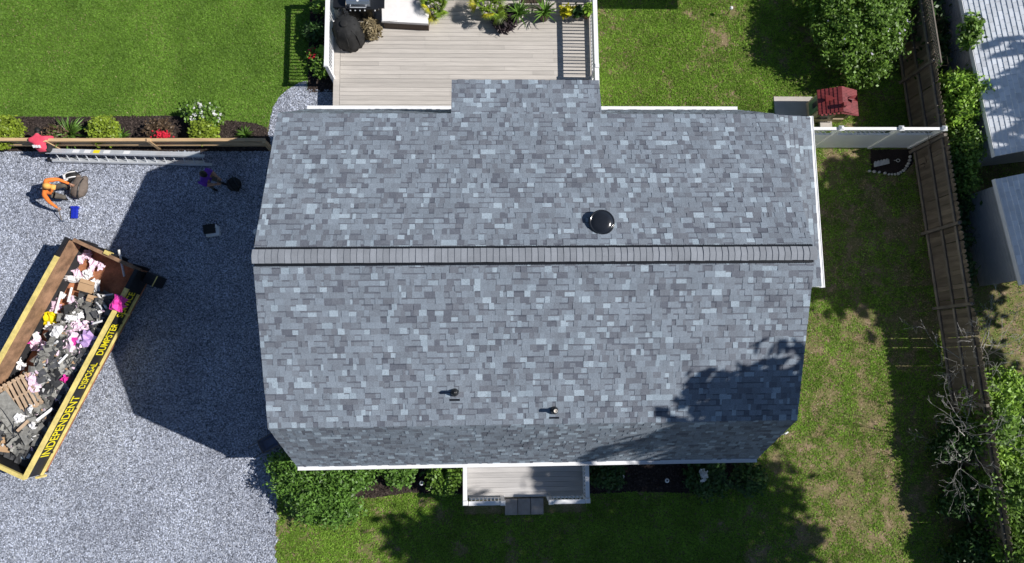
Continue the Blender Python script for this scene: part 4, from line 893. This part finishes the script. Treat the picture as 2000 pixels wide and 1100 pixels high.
pa = thing('wooden_pallet', 'broken wooden pallet lying on the heap near the left edge', 'pallet'); x, y, z = onheap(38, 774, .2); put(pa, pa['label'], 'pallet', None, x, y, z, R(-38), (R(6), R(-5)))
for i in range(8): MB().box((-.5 + i * .145, 0, .05), (.085, 1.05, .018)).build('slat', 'pallet', pa, rot=(0, 0, random.gauss(0, .015)))
for yy in (-.46, 0, .46): MB().box((0, yy, .0), (1.14, .05, .085)).build('stringer', 'pallet', pa)
for i, (yo, lab) in enumerate(((0, 'topmost long grey roofing sheet at the near end of the dumpster'), (.28, 'second long roofing sheet at the near end of the dumpster'), (.5, 'lowest long roofing sheet near the tail gate of the dumpster'))):
    b = scrap_mesh(.42 - .1 * i, 1.7, .12, .1); o = b.build('roofing_sheet', 'grey_scrap' if i < 2 else 'dark_scrap'); put(o, lab, 'roofing sheet', None, 1.28 - yo * .9, 1.25 + .1 * i, .98 - .1 * i, R(62 + 2 * i), (0, 0))
o = MB().lathe([(.02, -.4), (.16, -.38), (.22, -.2), (.22, .3), (.2, .34), (.02, .36)], n=18).build('plastic_drum', 'blue_barrel', smooth=True); put(o, 'pale blue plastic drum lying in the near corner of the dumpster', 'drum', None, .42, .62, .62, R(75), (R(80), 0))
o = MB().box((0, 0, 0), (.5, .3, .05)).build('board_scrap', 'card'); put(o, 'tan board piece next to the pale blue drum', 'board', None, .42, 1.3, .75, .3, (.1, .15))

# ================================================================== LADDER on its edge by the rail fence
la = at(92, 303, .2); lb = at(412, 313, .2)
ld = thing('extension_ladder', 'aluminium extension ladder standing on edge along the timber fence', 'ladder', (la.x, 4.29, .05), math.atan2(-.14, lb.x - la.x)); ld.rotation_euler.x = -.5; LL = lb.x - la.x
for z in (.03, .40):
    MB().b2((.08 if z > .2 else .12, -.09, z - .03), (LL - (.12 if z > .2 else 0), .0, z + .03)).build('side_rail', 'alu', ld); MB().b2((.0 if z > .2 else .3, .006, z - .028), (LL - .3, .09, z + .028)).build('fly_rail', 'alu', ld)
k = 0; x = .35; me = None
while x < LL - .1:
    if me is None: me = MB().tube([(0, -.022, .058), (0, -.022, .372)], .017, 8).build('rung', 'alu', ld, loc=(x, 0, 0)).data
    else: link('rung', me, ld, (x, 0, 0))
    x += .305
for x, mk in ((1.02, 'white'), (1.38, 'white'), (1.66, 'letter'), (1.98, 'white'), (2.6, 'white')): MB().b2((x - .1, -.07, .4305), (x + .1, .07, .432)).build('sticker', mk, ld)
for x in np.arange(.4, LL - .3, .31): pass
MB().b2((-.03, -.06, -.0), (.04, .02, .10)).build('foot', 'black', ld); MB().b2((-.03, -.06, .34), (.04, .02, .44)).build('foot', 'black', ld)

# ================================================================== PEOPLE
MK = ['skin', 'hair']
def person(label, loc, rz, J, E_, mats, cloth, head, hair, headr=.105, extra=None):
    """J joints {name:(pos,r)}, E_ edges [(a,b,material key)]; one skinned body"""
    t = thing('person', label, 'person', loc, rz)
    me = bpy.data.meshes.new('body'); names = list(J); me.from_pydata([J[k][0] for k in names], [(names.index(a), names.index(b)) for a, b, _ in E_], [])
    ob = bpy.data.objects.new('body', me); COL.objects.link(ob); sk = ob.modifiers.new('s', 'SKIN'); sk.branch_smoothing = .6
    for i, k in enumerate(names):
        d = me.skin_vertices[0].data[i]; r = J[k][1]; d.radius = r if isinstance(r, tuple) else (r, r); d.use_root = (i == 0)
    ob.modifiers.new('ss', 'SUBSURF').levels = 2; ob.modifiers['ss'].render_levels = 2
    dg = bpy.context.evaluated_depsgraph_get(); dg.update(); nm = bpy.data.meshes.new_from_object(ob.evaluated_get(dg)); bpy.data.objects.remove(ob)
    for k in mats: nm.materials.append(M[k])
    segs = [(np.array(J[a][0]), np.array(J[b][0]), mats.index(mk)) for a, b, mk in E_]
    mi = []
    for p in nm.polygons:
        c = np.array(p.center); best = (9, 0)
        for a, b_, m_ in segs:
            ab = b_ - a; tt = max(0, min(1, (c - a).dot(ab) / ab.dot(ab))); dd = np.linalg.norm(c - a - ab * tt)
            if dd < best[0]: best = (dd, m_)
        mi.append(best[1])
    nm.polygons.foreach_set('material_index', mi); nm.polygons.foreach_set('use_smooth', [True] * len(mi)); link('body', nm, t)
    # head with face, joined as one child mesh
    hd = Matrix.Translation(head[0]) @ Euler(head[1], 'XYZ').to_matrix().to_4x4(); b = MB()
    b.ball((0, 0, 0), (headr, headr * .78, headr * 1.18), 14, 0, 10); b.ball((headr * .98, 0, -.01), (.022, .014, .022), 6, 0, 4)
    for s in (-1, 1): b.ball((0, s * headr * .78, -.01), (.022, .012, .03), 6, 0, 4); b.ball((headr * .88, s * .034, .022), (.012, .014, .009), 6, 1, 4)
    b.b2((headr * .9, -.022, -.062), (headr * .93, .022, -.052), 1)
    b.v = [tuple(hd @ Vector(v)) for v in b.v]; b.build('head', ['skin', 'hair'], t, True)
    if hair:
        b = MB(); nrg = headr + .012; k = 8
        prof = [(math.sin(math.pi * .5 * i / k) * 1 + .001, math.cos(math.pi * .5 * i / k)) for i in range(k, -1, -1)]
        b.lathe([(r * nrg, z * nrg * 1.22) for r, z in prof], (-.012, 0, .012), 16, squash=(1.02, .84))
        if hair[0] == 'cap': b.box((headr + .05, 0, .03), (.12, .15, .012))
        else: b.ball((-.035, 0, -.02), (headr * .92, headr * .82, headr * .95), 12, 0, 8)
        b.v = [tuple(hd @ Vector(v)) for v in b.v]; b.build('cap' if hair[0] == 'cap' else 'hair', hair[1], t, True)
    # hands: palm and five bent fingers
    for nm_, side in (('hl', 1), ('hr', -1)):
        p = Vector(J[nm_][0]); q = Vector(J['el' if side > 0 else 'er'][0]); d = (p - q).normalized(); sd = d.cross(Vector((0, 0, 1))); sd = sd.normalized() if sd.length > .1 else Vector((0, 1, 0)); up = sd.cross(d)
        b = MB(); b.tube([p - d * .02, p + d * .05, p + d * .085], [.03, .038, .03], 8)
        for f, (off, ln) in enumerate(((-.03, .065), (-.01, .08), (.01, .075), (.03, .06))): r0 = p + d * .075 + sd * off; b.tube([r0, r0 + d * ln * .55 - up * .012, r0 + d * ln * .8 - up * .04], [.010, .009, .007], 5)
        r0 = p + d * .02 + sd * side * .03; b.tube([r0, r0 + d * .03 + sd * side * .03, r0 + d * .06 + sd * side * .035 - up * .02], [.012, .011, .008], 5)
        b.build('hand', 'skin', t, True)
    return t
# standing man in purple, facing the black bag
p = at(428, 365, 0)
J = {'pel': ((0, 0, .94), (.22, .2)), 'sp': ((.03, 0, 1.15), (.24, .23)), 'ch': ((.07, 0, 1.36), (.22, .26)), 'nk': ((.12, 0, 1.50), .06), 'hd': ((.15, 0, 1.57), .055),
     'sl': ((.06, .2, 1.40), .095), 'el': ((.12, .22, 1.13), .075), 'hl': ((.36, .13, 1.12), .036), 'sr': ((.06, -.2, 1.40), .095), 'er': ((.12, -.22, 1.13), .075), 'hr': ((.36, -.08, 1.03), .036),
     'hpl': ((.0, .1, .88), .1), 'kl': ((.10, .12, .48), .068), 'al': ((.06, .13, .09), .045), 'tl': ((.22, .15, .035), .035), 'hpr': ((.0, -.1, .88), .1), 'kr': ((-.03, -.12, .48), .068), 'ar': ((-.12, -.13, .09), .045), 'tr': ((.03, -.15, .035), .035)}
ED = lambda sh, pa, sleeve: [('pel', 'sp', sh), ('sp', 'ch', sh), ('ch', 'nk', sh), ('nk', 'hd', 'skin'), ('ch', 'sl', sh), ('sl', 'el', sh), ('el', 'hl', sleeve), ('ch', 'sr', sh), ('sr', 'er', sh), ('er', 'hr', sleeve),
                     ('pel', 'hpl', pa), ('hpl', 'kl', pa), ('kl', 'al', pa), ('al', 'tl', 'hair'), ('pel', 'hpr', pa), ('hpr', 'kr', pa), ('kr', 'ar', pa), ('ar', 'tr', 'hair')]
person('person in a purple shirt and dark trousers standing in the shade beside a black bag', (p.x, p.y, 0), R(-20), J, ED('purple', 'pants_g', 'skin'), ['skin', 'hair', 'purple', 'pants_g'], None, ((.19, 0, 1.66), (0, .35, 0)), ('hair', 'hair'))
# crouching man in orange, one hand on the brown bag, the other holding a hammer
p = at(127, 380, 0)
J = {'pel': ((-.22, 0, .34), (.18, .18)), 'sp': ((-.22, 0, .55), (.18, .19)), 'ch': ((-.12, 0, .80), (.17, .22)), 'nk': ((-.02, 0, .93), .06), 'hd': ((.04, 0, .98), .055),
     'sl': ((-.12, .22, .83), .095), 'el': ((.12, .33, .66), .058), 'hl': ((.42, .24, .52), .038), 'sr': ((-.12, -.22, .83), .095), 'er': ((-.06, -.40, .60), .058), 'hr': ((.06, -.52, .36), .038),
     'hpl': ((-.18, .12, .36), .11), 'kl': ((.26, .2, .50), .075), 'al': ((.08, .17, .09), .048), 'tl': ((.24, .19, .035), .038), 'hpr': ((-.18, -.12, .36), .11), 'kr': ((.24, -.16, .34), .075), 'ar': ((-.02, -.15, .09), .048), 'tr': ((.15, -.17, .035), .038)}
person('crouching person in an orange long-sleeved shirt and cap holding a hammer', (p.x, p.y, 0), R(-5), J, ED('orange', 'pants_g', 'orange'), ['skin', 'hair', 'orange', 'pants_g'], None, ((.09, 0, 1.04), (0, .6, 0)), ('cap', 'cap_or'))
hm = thing('hammer', 'hammer held by the crouching person in orange', 'hammer', (p.x + .02, p.y - .62, .3), R(-95))
MB().tube([(-.06, 0, .03), (.24, 0, -.22)], .014, 7).build('handle', 'old_wood', hm); MB().box((.26, 0, -.24), (.04, .16, .04)).build('hammer_head', 'steel', hm)
# bending person in coral red
p = at(86, 296, .5)
J = {'pel': ((.0, 0, .50), (.17, .17)), 'sp': ((.12, 0, .68), (.18, .18)), 'ch': ((.30, 0, .80), (.17, .23)), 'nk': ((.46, 0, .80), .06), 'hd': ((.50, 0, .78), .055),
     'sl': ((.30, .22, .80), .10), 'el': ((.40, .32, .55), .065), 'hl': ((.50, .22, .33), .038), 'sr': ((.30, -.22, .80), .10), 'er': ((.40, -.30, .55), .065), 'hr': ((.50, -.18, .33), .038),
     'hpl': ((.0, .12, .46), .12), 'kl': ((.30, .17, .50), .078), 'al': ((.04, .16, .09), .047), 'tl': ((.2, .18, .035), .037), 'hpr': ((.0, -.12, .46), .12), 'kr': ((.30, -.17, .50), .078), 'ar': ((.04, -.16, .09), .047), 'tr': ((.2, -.18, .035), .037)}
pr_ = person('person in a coral red shirt with a white back print bending over by the ladder', (p.x, p.y, 0), R(97), J, ED('red_cloth', 'pants_b', 'skin'), ['skin', 'hair', 'red_cloth', 'pants_b'], None, ((.56, 0, .72), (0, 1.2, 0)), ('hair', 'hair'))
b = MB()
for yy, wd in ((-.085, .07), (.0, .06), (.08, .08)): b.box((.05 + yy * .15, yy, .855), (.09, wd, .008), Matrix.Rotation(-.72, 3, 'Y'))
b.build('shirt_print', 'white', pr_)

# ================================================================== BAGS AND TOOLS ON THE GRAVEL
def bag(label, loc, rz, dims, mk, strap='black', pockets=1, name='backpack', straps=True):
    t = thing(name, label, 'bag', loc, rz); lx, ly, lz = dims
    b = MB(); b.ball((0, 0, lz / 2), (lx / 2, ly / 2, lz / 2), 14, 0, 8)
    b.v = [(x * (1.12 if abs(x) < lx * .4 else 1), y * 1.1, max(.0, z)) for x, y, z in b.v]; b.v = [(x + random.uniform(-.012, .012), y + random.uniform(-.012, .012), z) for x, y, z in b.v]
    b.build('pouch', mk, t, True)
    for k in range(pockets): b = MB(); b.ball((lx * .42, (k - (pockets - 1) / 2) * ly * .42, lz * .42), (lx * .16, ly * .19, lz * .3), 10, 0, 6); b.build('pocket', mk, t, True)
    if straps:
        for s in (-1, 1):
            q = [(lx * (.5 * math.cos(a) - .05), s * ly * .24, lz * .5 + lz * .56 * math.sin(a)) for a in np.linspace(.4, 2.9, 8)]
            b = MB(); b.tube(q, .018, 5); b.build('strap', strap, t)
    return t
p = at(155, 367, .15); bag('bulky brown duffel bag on the gravel in front of the crouching person', (p.x, p.y, 0), R(80), (.72, .50, .36), 'brown', pockets=2, name='duffel_bag')
p = at(140, 345, .15); t = bag('black and white tool backpack above the brown duffel bag', (p.x, p.y, 0), R(20), (.42, .36, .30), 'black_fabric', 'white_scrap')
b = MB(); b.b2((-.2, -.12, .1), (-.08, .1, .27)); b.build('side_panel', 'white_scrap', t); MB().tube([(.15, .04, .2), (.5, .06, .12)], .012, 6).build('tool_handle', 'black', t)
p = at(457, 360, .15); t = bag('black backpack lying in the shade right of the person in purple', (p.x, p.y, 0), R(-60), (.46, .42, .32), 'black_fabric'); MB().tube([(.15, .1, .15), (.35, .2, .01)], .012, 5).build('tool_handle', 'black', t)
p = at(412, 450, .15); t = thing('tool_case', 'open black case with a white front edge in the shade of the gable', 'case', (p.x, p.y, 0), R(8))
MB().b2((-.2, -.10, .0), (.14, .18, .26)).build('case_body', 'black_fabric', t); MB().b2((-.17, -.18, .0), (.24, -.104, .16)).build('front_edge', 'white', t); MB().b2((.144, -.1, 0), (.24, .12, .15)).build('side_edge', 'white', t); MB().tube([(.16, .06, .16), (.2, .14, .22)], .03, 8).build('handle', 'white', t)
p = at(146, 415, .05); t = thing('blue_bundle', 'bright blue plastic bundle lying below the crouching person', 'bundle', (p.x, p.y, 0), 0)
for i in range(4): MB().b2((-.085 + i * .043, -.2 + .012 * (i % 2), .0), (-.046 + i * .043, .2 - .02 * (i % 3), .09 + .012 * (i % 2))).build('strip', 'blue', t)
MB().b2((-.11, .13, .02), (.12, .19, .11)).build('band', 'blue', t)
p = at(500, 453, .2); o = thing('plastic_jug', 'white plastic jug standing by the gable wall at the roof edge', 'jug', (p.x, p.y, 0)); MB().lathe([(.09, 0), (.1, .02), (.1, .22), (.05, .3), (.03, .33)], n=14).build('jug_body', 'white', o, True); MB().tube([(.03, 0, .3), (.12, 0, .28), (.11, 0, .16)], .012, 6).build('handle', 'white', o)
p = at(504, 470, .15); bag('black tool bag below the white jug beside the gable wall', (p.x + .05, p.y, 0), R(80), (.4, .3, .28), 'black_fabric')
p = at(522, 866, .4); wbw = thing('wheelbarrow', 'blue-grey wheelbarrow with a brown rim in the shade of the front gable corner', 'wheelbarrow', (p.x, p.y, 0), R(28)); wbw.scale = (.62,) * 3
b = MB(); b.hexa([(-.3, -.2, .25), (.3, -.22, .25), (.3, .22, .25), (-.3, .2, .25), (-.42, -.32, .5), (.42, -.34, .5), (.42, .34, .5), (-.42, .32, .5)]); b.f.pop(1); b.m.pop(); b.t.pop(); b.build('tray', 'tarp', wbw)
b = MB(); b.tube([(-.42, -.33, .5), (.42, -.35, .5), (.46, 0, .5), (.42, .35, .5), (-.42, .33, .5), (-.45, 0, .5), (-.42, -.33, .5)], .028, 6); b.build('rim', 'brown', wbw)
for s in (-1, 1): MB().tube([(.5, s * .1, .2), (-.5, s * .28, .3), (-.95, s * .3, .5)], .02, 6).build('handle', 'old_rail', wbw); MB().tube([(-.3, s * .2, .25), (-.38, s * .24, .0)], .016, 6).build('leg', 'black', wbw)
MB().tube([(.58, -.04, .18), (.58, .04, .18)], .18, 16).build('wheel', 'black', wbw)

# ================================================================== ON THE DECK
def pot(t, r, h, mk, z=0): MB().lathe([(r * .7, 0), (r * .95, h * .9), (r, h * .9), (r, h), (r * .86, h), (r * .84, h * .9)], n=20).build('pot', mk, t, True); MB().lathe([(r * .86, h * .86), (r * .4, h * .9), (.01, h * .9)], n=16).build('soil', 'soil', t)
def palm(label, px, py, n, L_, r, h, seed):
    random.seed(seed); p = at(px, py, DZ + .3); t = thing('potted_palm', label, 'potted plant', (p.x, p.y, DZ), 0, None); pot(t, r, h, 'pale_pot')
    for k in range(n):
        a = k * 2.4 + random.uniform(-.3, .3); el = random.uniform(.3, 1.5); l_ = L_ * random.uniform(.7, 1.05); c = Vector((math.cos(a) * math.cos(el), math.sin(a) * math.cos(el), math.sin(el))); base = Vector((0, 0, h)); hub = base + c * l_ * .5
        sd = Vector((-math.sin(a), math.cos(a), 0)); b = MB(); b.tube([base, base + c * l_ * .3, hub], [.012, .009, .006], 5)
        for j in range(17):    # fan of leaflets
            f = (j - 8) / 8; d = (c * math.cos(f * 1.25) + sd * math.sin(f * 1.25)).normalized(); e = hub + d * l_ * .52 * (1 - .2 * abs(f)); m_ = hub.lerp(e, .55); e.z -= .10 * l_ + .05; wv = d.cross(Vector((0, 0, 1))).normalized() * .013
            b.add([hub, m_ - wv, e, m_ + wv + Vector((0, 0, .006))], [(0, 1, 2, 3)], 0, random.random())
        b.build('frond', 'leaf_palm_y' if (math.cos(a) < .1 and math.sin(a) < .4 and el < .9) else 'leaf_palm', t)
    return t
palm('potted fan palm left of the other palm, beside the white seat on the deck', 852, 18, 22, .78, .2, .3, 3)
palm('yellow-green potted fan palm between the dark plant and the other palm', 953, 20, 24, .82, .22, .32, 4)
def dracaena(label, px, py, mk, n, L_, potmk, r=.17):
    p = at(px, py, DZ + .25); t = thing('potted_dracaena', label, 'potted plant', (p.x, p.y, DZ)); pot(t, r, .28, potmk); strap_plant('x', '', '', None, n, L_, .022, mk, (.35, 1.45), parent=t, z0=.3, droop=1.1)
dracaena('spiky green potted plant left of the boxed one at the back railing', 1012, 30, 'leaf_strap', 46, .55, 'pale_pot')
dracaena('spiky green plant in a tapering brown pot right of its twin', 1063, 28, 'leaf_strap', 46, .58, 'wicker', .2)
p = at(985, 38, DZ + .2); t = shrub('potted_dark_plant', 'dark maroon bushy potted plant between the palm and the spiky plants', 'potted plant', (p.x, p.y, DZ), .36, .5, 900, .07, 'leaf_maroon', ncl=80, clump=.07, elong=3)
p = at(724, 58, DZ + .2); t = shrub('dried_plant', 'dried tan bushy potted plant beside the covered grill', 'potted plant', (p.x, p.y, DZ), .30, .42, 1500, .05, 'leaf_dry', ncl=120, clump=.05, elong=2.5); 
for px, py, mk, pm_, lab in ((1106, 30, 'leaf_palm_y', 'pale_pot', 'small pot of yellow-green leaves, left of three by the railing corner'), (1128, 30, 'leaf_dark', 'pale_pot', 'small pot of dark leaves, middle of three by the railing corner'), (1146, 28, 'leaf_hedge', 'terracotta', 'terracotta pot with one leafy stem in the railing corner')):
    p = at(px, py, DZ + .15); t = shrub('potted_plant', lab, 'potted plant', (p.x, p.y, DZ), .14, .42, 160, .09, mk, ncl=16, clump=.06, stems=2, bl=[((0, .04, .36), (.14, .14, .12))]); pot(t, .13, .22, pm_)
# wicker planter and its lattice
p = at(1040, 30, DZ + .2); t = thing('planter_box', 'low cream planter box against the back railing behind the spiky plants', 'planter', (p.x, 9.36, DZ)); MB().b2((-.42, -.1, 0), (.42, .1, .3)).build('box_body', 'pale_pot', t); MB().b2((-.38, -.07, .3), (.38, .07, .31)).build('soil', 'soil', t)
# gas grill
p = at(700, -4, DZ + .95); gr = thing('gas_grill', 'gas grill with a stainless steel lid and black side shelves', 'grill', (p.x, p.y - .0, DZ))
MB().b2((-.38, -.28, .1), (.38, .28, .78)).build('cabinet', 'black', gr)
b = MB(); n = 9; V = []
for i in range(n):
    a = math.pi * i / (n - 1); V += [(-.36, -.27 * math.cos(a), .9 + .26 * math.sin(a) ** .8), (.36, -.27 * math.cos(a), .9 + .26 * math.sin(a) ** .8)]
b.add(V, [(2 * i, 2 * i + 1, 2 * i + 3, 2 * i + 2) for i in range(n - 1)] + [tuple(range(0, 2 * n, 2)), tuple(range(2 * n - 1, 0, -2))]); lid = b.build('lid', 'steel', gr)
MB().tube([(-.24, -.26, .98), (-.25, -.34, .99), (.25, -.34, .99), (.24, -.26, .98)], .014, 8).build('handle', 'alu', lid); MB().lathe([(.035, 0), (.035, .02), (.01, .02)], n=14).build('thermometer', 'white', lid, loc=(0, -.17, 1.105), rot=(.6, 0, 0))
MB().b2((-.41, -.34, .78), (.62, -.281, .88)).build('control_panel', 'black', gr); MB().b2((-.38, -.28, .781), (.38, .28, .9)).build('firebox', 'black', gr)
for x in (-.27, -.12, .03, .18, .5): MB().tube([(x, -.342, .83), (x, -.375, .83)], .025, 12).build('knob', 'alu', gr)
MB().b2((.385, -.28, .82), (.80, .28, .875)).build('side_shelf', 'black', gr); MB().b2((-.80, -.28, .82), (-.42, .28, .875)).build('side_shelf', 'black', gr)
for x in (-.33, .33):
    for y in (-.2, .2): MB().tube([(x - .02, y, .05), (x + .02, y, .05)], .05, 10).build('caster', 'black', gr)
# covered kettle grill
p = at(678, 62, DZ + .5); kg = thing('covered_grill', 'round grill under a wrinkled black fabric cover in the deck corner', 'grill', (p.x + .02, p.y + .0, DZ))
b = MB(); b.lathe([(.46, .0), (.47, .25), (.45, .55), (.41, .8), (.34, .93), (.2, 1.0), (.02, 1.02)], n=36, wob=.045); o = b.build('fabric_cover', 'black_fabric', kg, True); MB().lathe([(.11, 1.0), (.115, 1.05), (.10, 1.06), (.01, 1.06)], (-.02, -.01, 0), n=18).build('cover_cap', 'black_fabric', kg, True)
for a in np.linspace(0, 6.28, 9)[:-1]: MB().tube([(.30 * math.cos(a), .30 * math.sin(a), .965), (.44 * math.cos(a + .1), .44 * math.sin(a + .1), .75), (.485 * math.cos(a + .05), .485 * math.sin(a + .05), .2)], [.012, .02, .014], 5).build('cover_fold', 'black_fabric', kg, True)
p = at(660, 18, DZ + .4); t = thing('gas_cylinder', 'grey gas cylinder between the railing and the grill', 'gas cylinder', (p.x, p.y, DZ)); MB().lathe([(.13, 0), (.15, .05), (.15, .33), (.1, .41), (.03, .43)], n=20).build('tank', 'stone', t, True); MB().lathe([(.1, .42), (.1, .5), (.085, .5), (.085, .42)], n=16).build('collar', 'stone', t, True); MB().tube([(0, 0, .42), (0, 0, .5)], .025, 8).build('valve', 'black', t)
# white cushioned seat
p = at(793, 24, DZ + .45); t = thing('garden_bench', 'low brown wicker seat with thick white cushions on the deck', 'bench', (p.x, p.y, DZ), R(-3)); MB().b2((-.72, -.36, .0), (.72, .5, .34)).build('wicker_base', 'wicker', t)
MB().box((-.02, .04, .40), (1.5, .78, .12)).build('cushion', 'cushion', t); MB().box((-.52, .02, .475), (.5, .74, .03), .1).build('throw', 'cushion', t)
b = MB().box((0, .52, .6), (1.46, .12, .5)); b.build('backrest', 'wicker', t)
# string of things at the far right lawn: unseen canopy added for its square shadow
cp = thing('unseen_canopy', 'square fabric canopy on poles unseen past the top edge, added to shade the lawn', 'canopy', (6.55, 10.99, 0)); MB().box((0, 0, 2.3), (2.8, 2.8, .05)).build('canopy_cloth', 'white_scrap', cp)
for x in (-1.35, 1.35):
    for y in (-.7, 1.35): MB().tube([(x, y, 0), (x, y, 2.28)], .03, 8).build('pole', 'alu', cp)
p = at(1428, 16, .45); t = thing('garden_stake', 'slim dark stake with a round white cap standing in the back lawn', 'stake', (p.x, p.y, 0)); MB().tube([(0, 0, 0), (0, 0, .42)], .012, 6).build('rod', 'black', t); MB().ball((0, 0, .46), .06, 12).build('cap', 'white', t, True)

# ================================================================== PLAYHOUSE AND SMALL YARD THINGS
ph = thing('playhouse', 'child playhouse with a red tiled plastic roof and tan walls', 'playhouse', (10.28, 5.93, 0))
PW, PD, PE, PR = .56, .34, 1.02, 1.3
b = MB(); prof = [(-PW, 0), (PW, 0), (PW, PE), (0, PR - .06), (-PW, PE)]; b.add([(x, -PD, z) for x, z in prof] + [(x, PD, z) for x, z in prof], [(0, 1, 2, 3, 4), (9, 8, 7, 6, 5)] + [(i, 5 + i, 5 + (i + 1) % 5, (i + 1) % 5) for i in range(5)]); b.build('wall', 'tan', ph)
MB().b2((-PW - .03, -.2, .25), (-PW - .003, .26, .95)).build('green_shutter', 'green_pl', ph); MB().b2((-PW - .036, -.06, .5), (-PW - .031, .12, .8)).build('window', 'black', ph)
for x in (-.28, .26): MB().b2((x - .17, -PD - .012, .45), (x + .17, -PD - .003, .95)).build('window', 'black', ph); MB().b2((x - .2, -PD - .04, .38), (x + .2, -PD - .014, .44)).build('sill', 'tan', ph)
for s in (-1, 1):
    x1 = s * (PW + .09); z1 = PE - .03; b = MB(); y0, y1 = -PD - .1, PD + .06
    b.hexa([(0, y0, PR - .04), (x1, y0, z1 - .04), (x1, y1, z1 - .04), (0, y1, PR - .04), (0, y0, PR), (x1, y0, z1), (x1, y1, z1), (0, y1, PR)] if s > 0 else [(x1, y0, z1 - .04), (0, y0, PR - .04), (0, y1, PR - .04), (x1, y1, z1 - .04), (x1, y0, z1), (0, y0, PR), (0, y1, PR), (x1, y1, z1)])
    rf = b.build('roof', 'red_roof', ph); L_ = math.hypot(x1, PR - z1); u = Vector((x1, 0, z1 - PR)).normalized(); nv = Vector((-u.z * s, 0, abs(u.x))) * 1
    for i in range(6):
        y = y0 + (.0 if i % 2 else -.05); d0 = L_ * i / 6
        while y < y1 - .01:
            a, c = max(y0, y), min(y1, y + .1); y += .105
            if c - a < .03: continue
            q0 = Vector((0, a, PR)) + u * d0; bb = MB(); w_ = L_ / 6 * .96; V = [Vector((0, 0, 0)), u * w_, u * w_ + Vector((0, c - a, 0)), Vector((0, c - a, 0))]; V = V if s < 0 else V
            bb.add([v + nv * .002 for v in V] + [v + nv * (.006 if k in (0, 3) else .022) for k, v in enumerate(V)], [(4, 5, 6, 7), (0, 1, 5, 4), (1, 2, 6, 5), (2, 3, 7, 6), (3, 0, 4, 7)], 0, random.random()); bb.build('roof_tile', 'red_roof', rf, loc=q0)
for x in np.arange(-.56, .6, .115): MB().box((0, 0, 0), (.095, .05, .03)).build('edge_tile', 'red_roof', ph, loc=(x, -PD - .13, PE + .01 + .2 * (1 - abs(x) / .6)))
MB().b2((-.05, -PD + .03, PR - .03), (.05, -PD + .16, PR + .16)).build('chimney', 'red_roof', ph)
for s in (-1, 1): b = MB(); b.add([(s * .33, -.05, PR - .03), (s * .52, -.10, PR - .04), (s * .52, .14, PR - .04), (s * .33, .09, PR - .03), (s * .5, .02, PE + .17), (s * .2, .02, PE + .21)], [(0, 1, 4, 5), (3, 2, 4, 5), (1, 2, 4)]); b.build('dormer', 'red_roof', ph)
o = MB().b2((-.2, -.13, 0), (.2, .13, .12)).build('stepping_block', 'concrete'); p = at(1613, 244, .1); o.location = (p.x, p.y, 0); tag(o, 'pale tan block lying between the playhouse and the vinyl fence', 'block')
pts = [(1697, 335), (1706, 336), (1716, 337), (1727, 339), (1735, 341), (1741, 341), (1747, 341), (1753, 340), (1758, 337), (1763, 334), (1767, 330), (1770, 325), (1773, 320), (1775, 314), (1776, 307)]
sm = None
for i, (x, y) in enumerate(pts):
    p = at(x, y, 0)
    if sm is None: b = MB(); b.ball((0, 0, .04), (.055, .045, .05), 9, 0, 5); o = b.build('edging_stone', 'stone'); sm = o.data; o.location = (p.x, p.y, 0)
    else: o = link('edging_stone', sm, None, (p.x, p.y, 0), (0, 0, random.uniform(0, 6)))
    o.scale = [random.uniform(.8, 1.2)] * 3; tag(o, 'small pale stone in the curved edging of the corner bed', 'stone', 'edging stones of the corner bed')
p = at(1722, 319, .15); t = thing('garden_sign', 'grey scalloped plank leaning in the corner bed', 'plank', (p.x, p.y, .05), R(13)); b = MB()
b.box((0, 0, .1), (.54, .14, .02), Matrix.Rotation(.35, 3, 'X')); b.build('board', 'stone', t); 
for i in range(5): MB().ball((-.21 + i * .105, .075, .126), (.05, .04, .012), 10).build('scallop', 'stone', t)
p = at(1754, 313, .05); b = MB(); b.tube([(-.12, 0, .02), (-.04, 0, .02)] + [(.06 * math.cos(a) + .02, .05 * math.sin(a), .02) for a in np.linspace(3.1, -3.1, 12)], .014, 6); o = b.build('stone_ring', 'stone', loc=(p.x, p.y, 0)); tag(o, 'small grey ring ornament lying in the corner bed', 'ornament')
lm = [(823, 944, 'sunlit path light left of the porch shrub'), (712, 951, 'path light at the edge of the big corner shrub'), (1215, 931, 'path light right of the front porch'), (1303, 939, 'path light farthest right in the shaded front bed')]
for x, y, lab in lm:
    p = at(x, y, .32); t = thing('path_light', lab, 'path light', (p.x, p.y, 0), 0, 'solar path lights in the front beds'); MB().tube([(0, 0, 0), (0, 0, .3)], .012, 6).build('stake', 'black', t); MB().lathe([(.03, .28), (.065, .30), (.07, .315), (.03, .33)], n=16).build('lamp_ring', 'white', t, True); MB().lathe([(.03, .331), (.028, .337), (.005, .338)], n=12).build('solar_cell', 'black', t)
p = at(1530, 848, 1.4); t = thing('garden_hook', 'thin metal garden hook with a white tip at the front right house corner', 'garden hook', (p.x - .02, p.y - .02, 0), R(30)); MB().tube([(0, 0, 0), (0, 0, 1.35), (.03, 0, 1.42), (.1, 0, 1.45)], .011, 6).build('rod', 'alu', t); MB().tube([(.06, 0, 1.45), (.17, 0, 1.44)], .025, 8).build('tip', 'white', t)
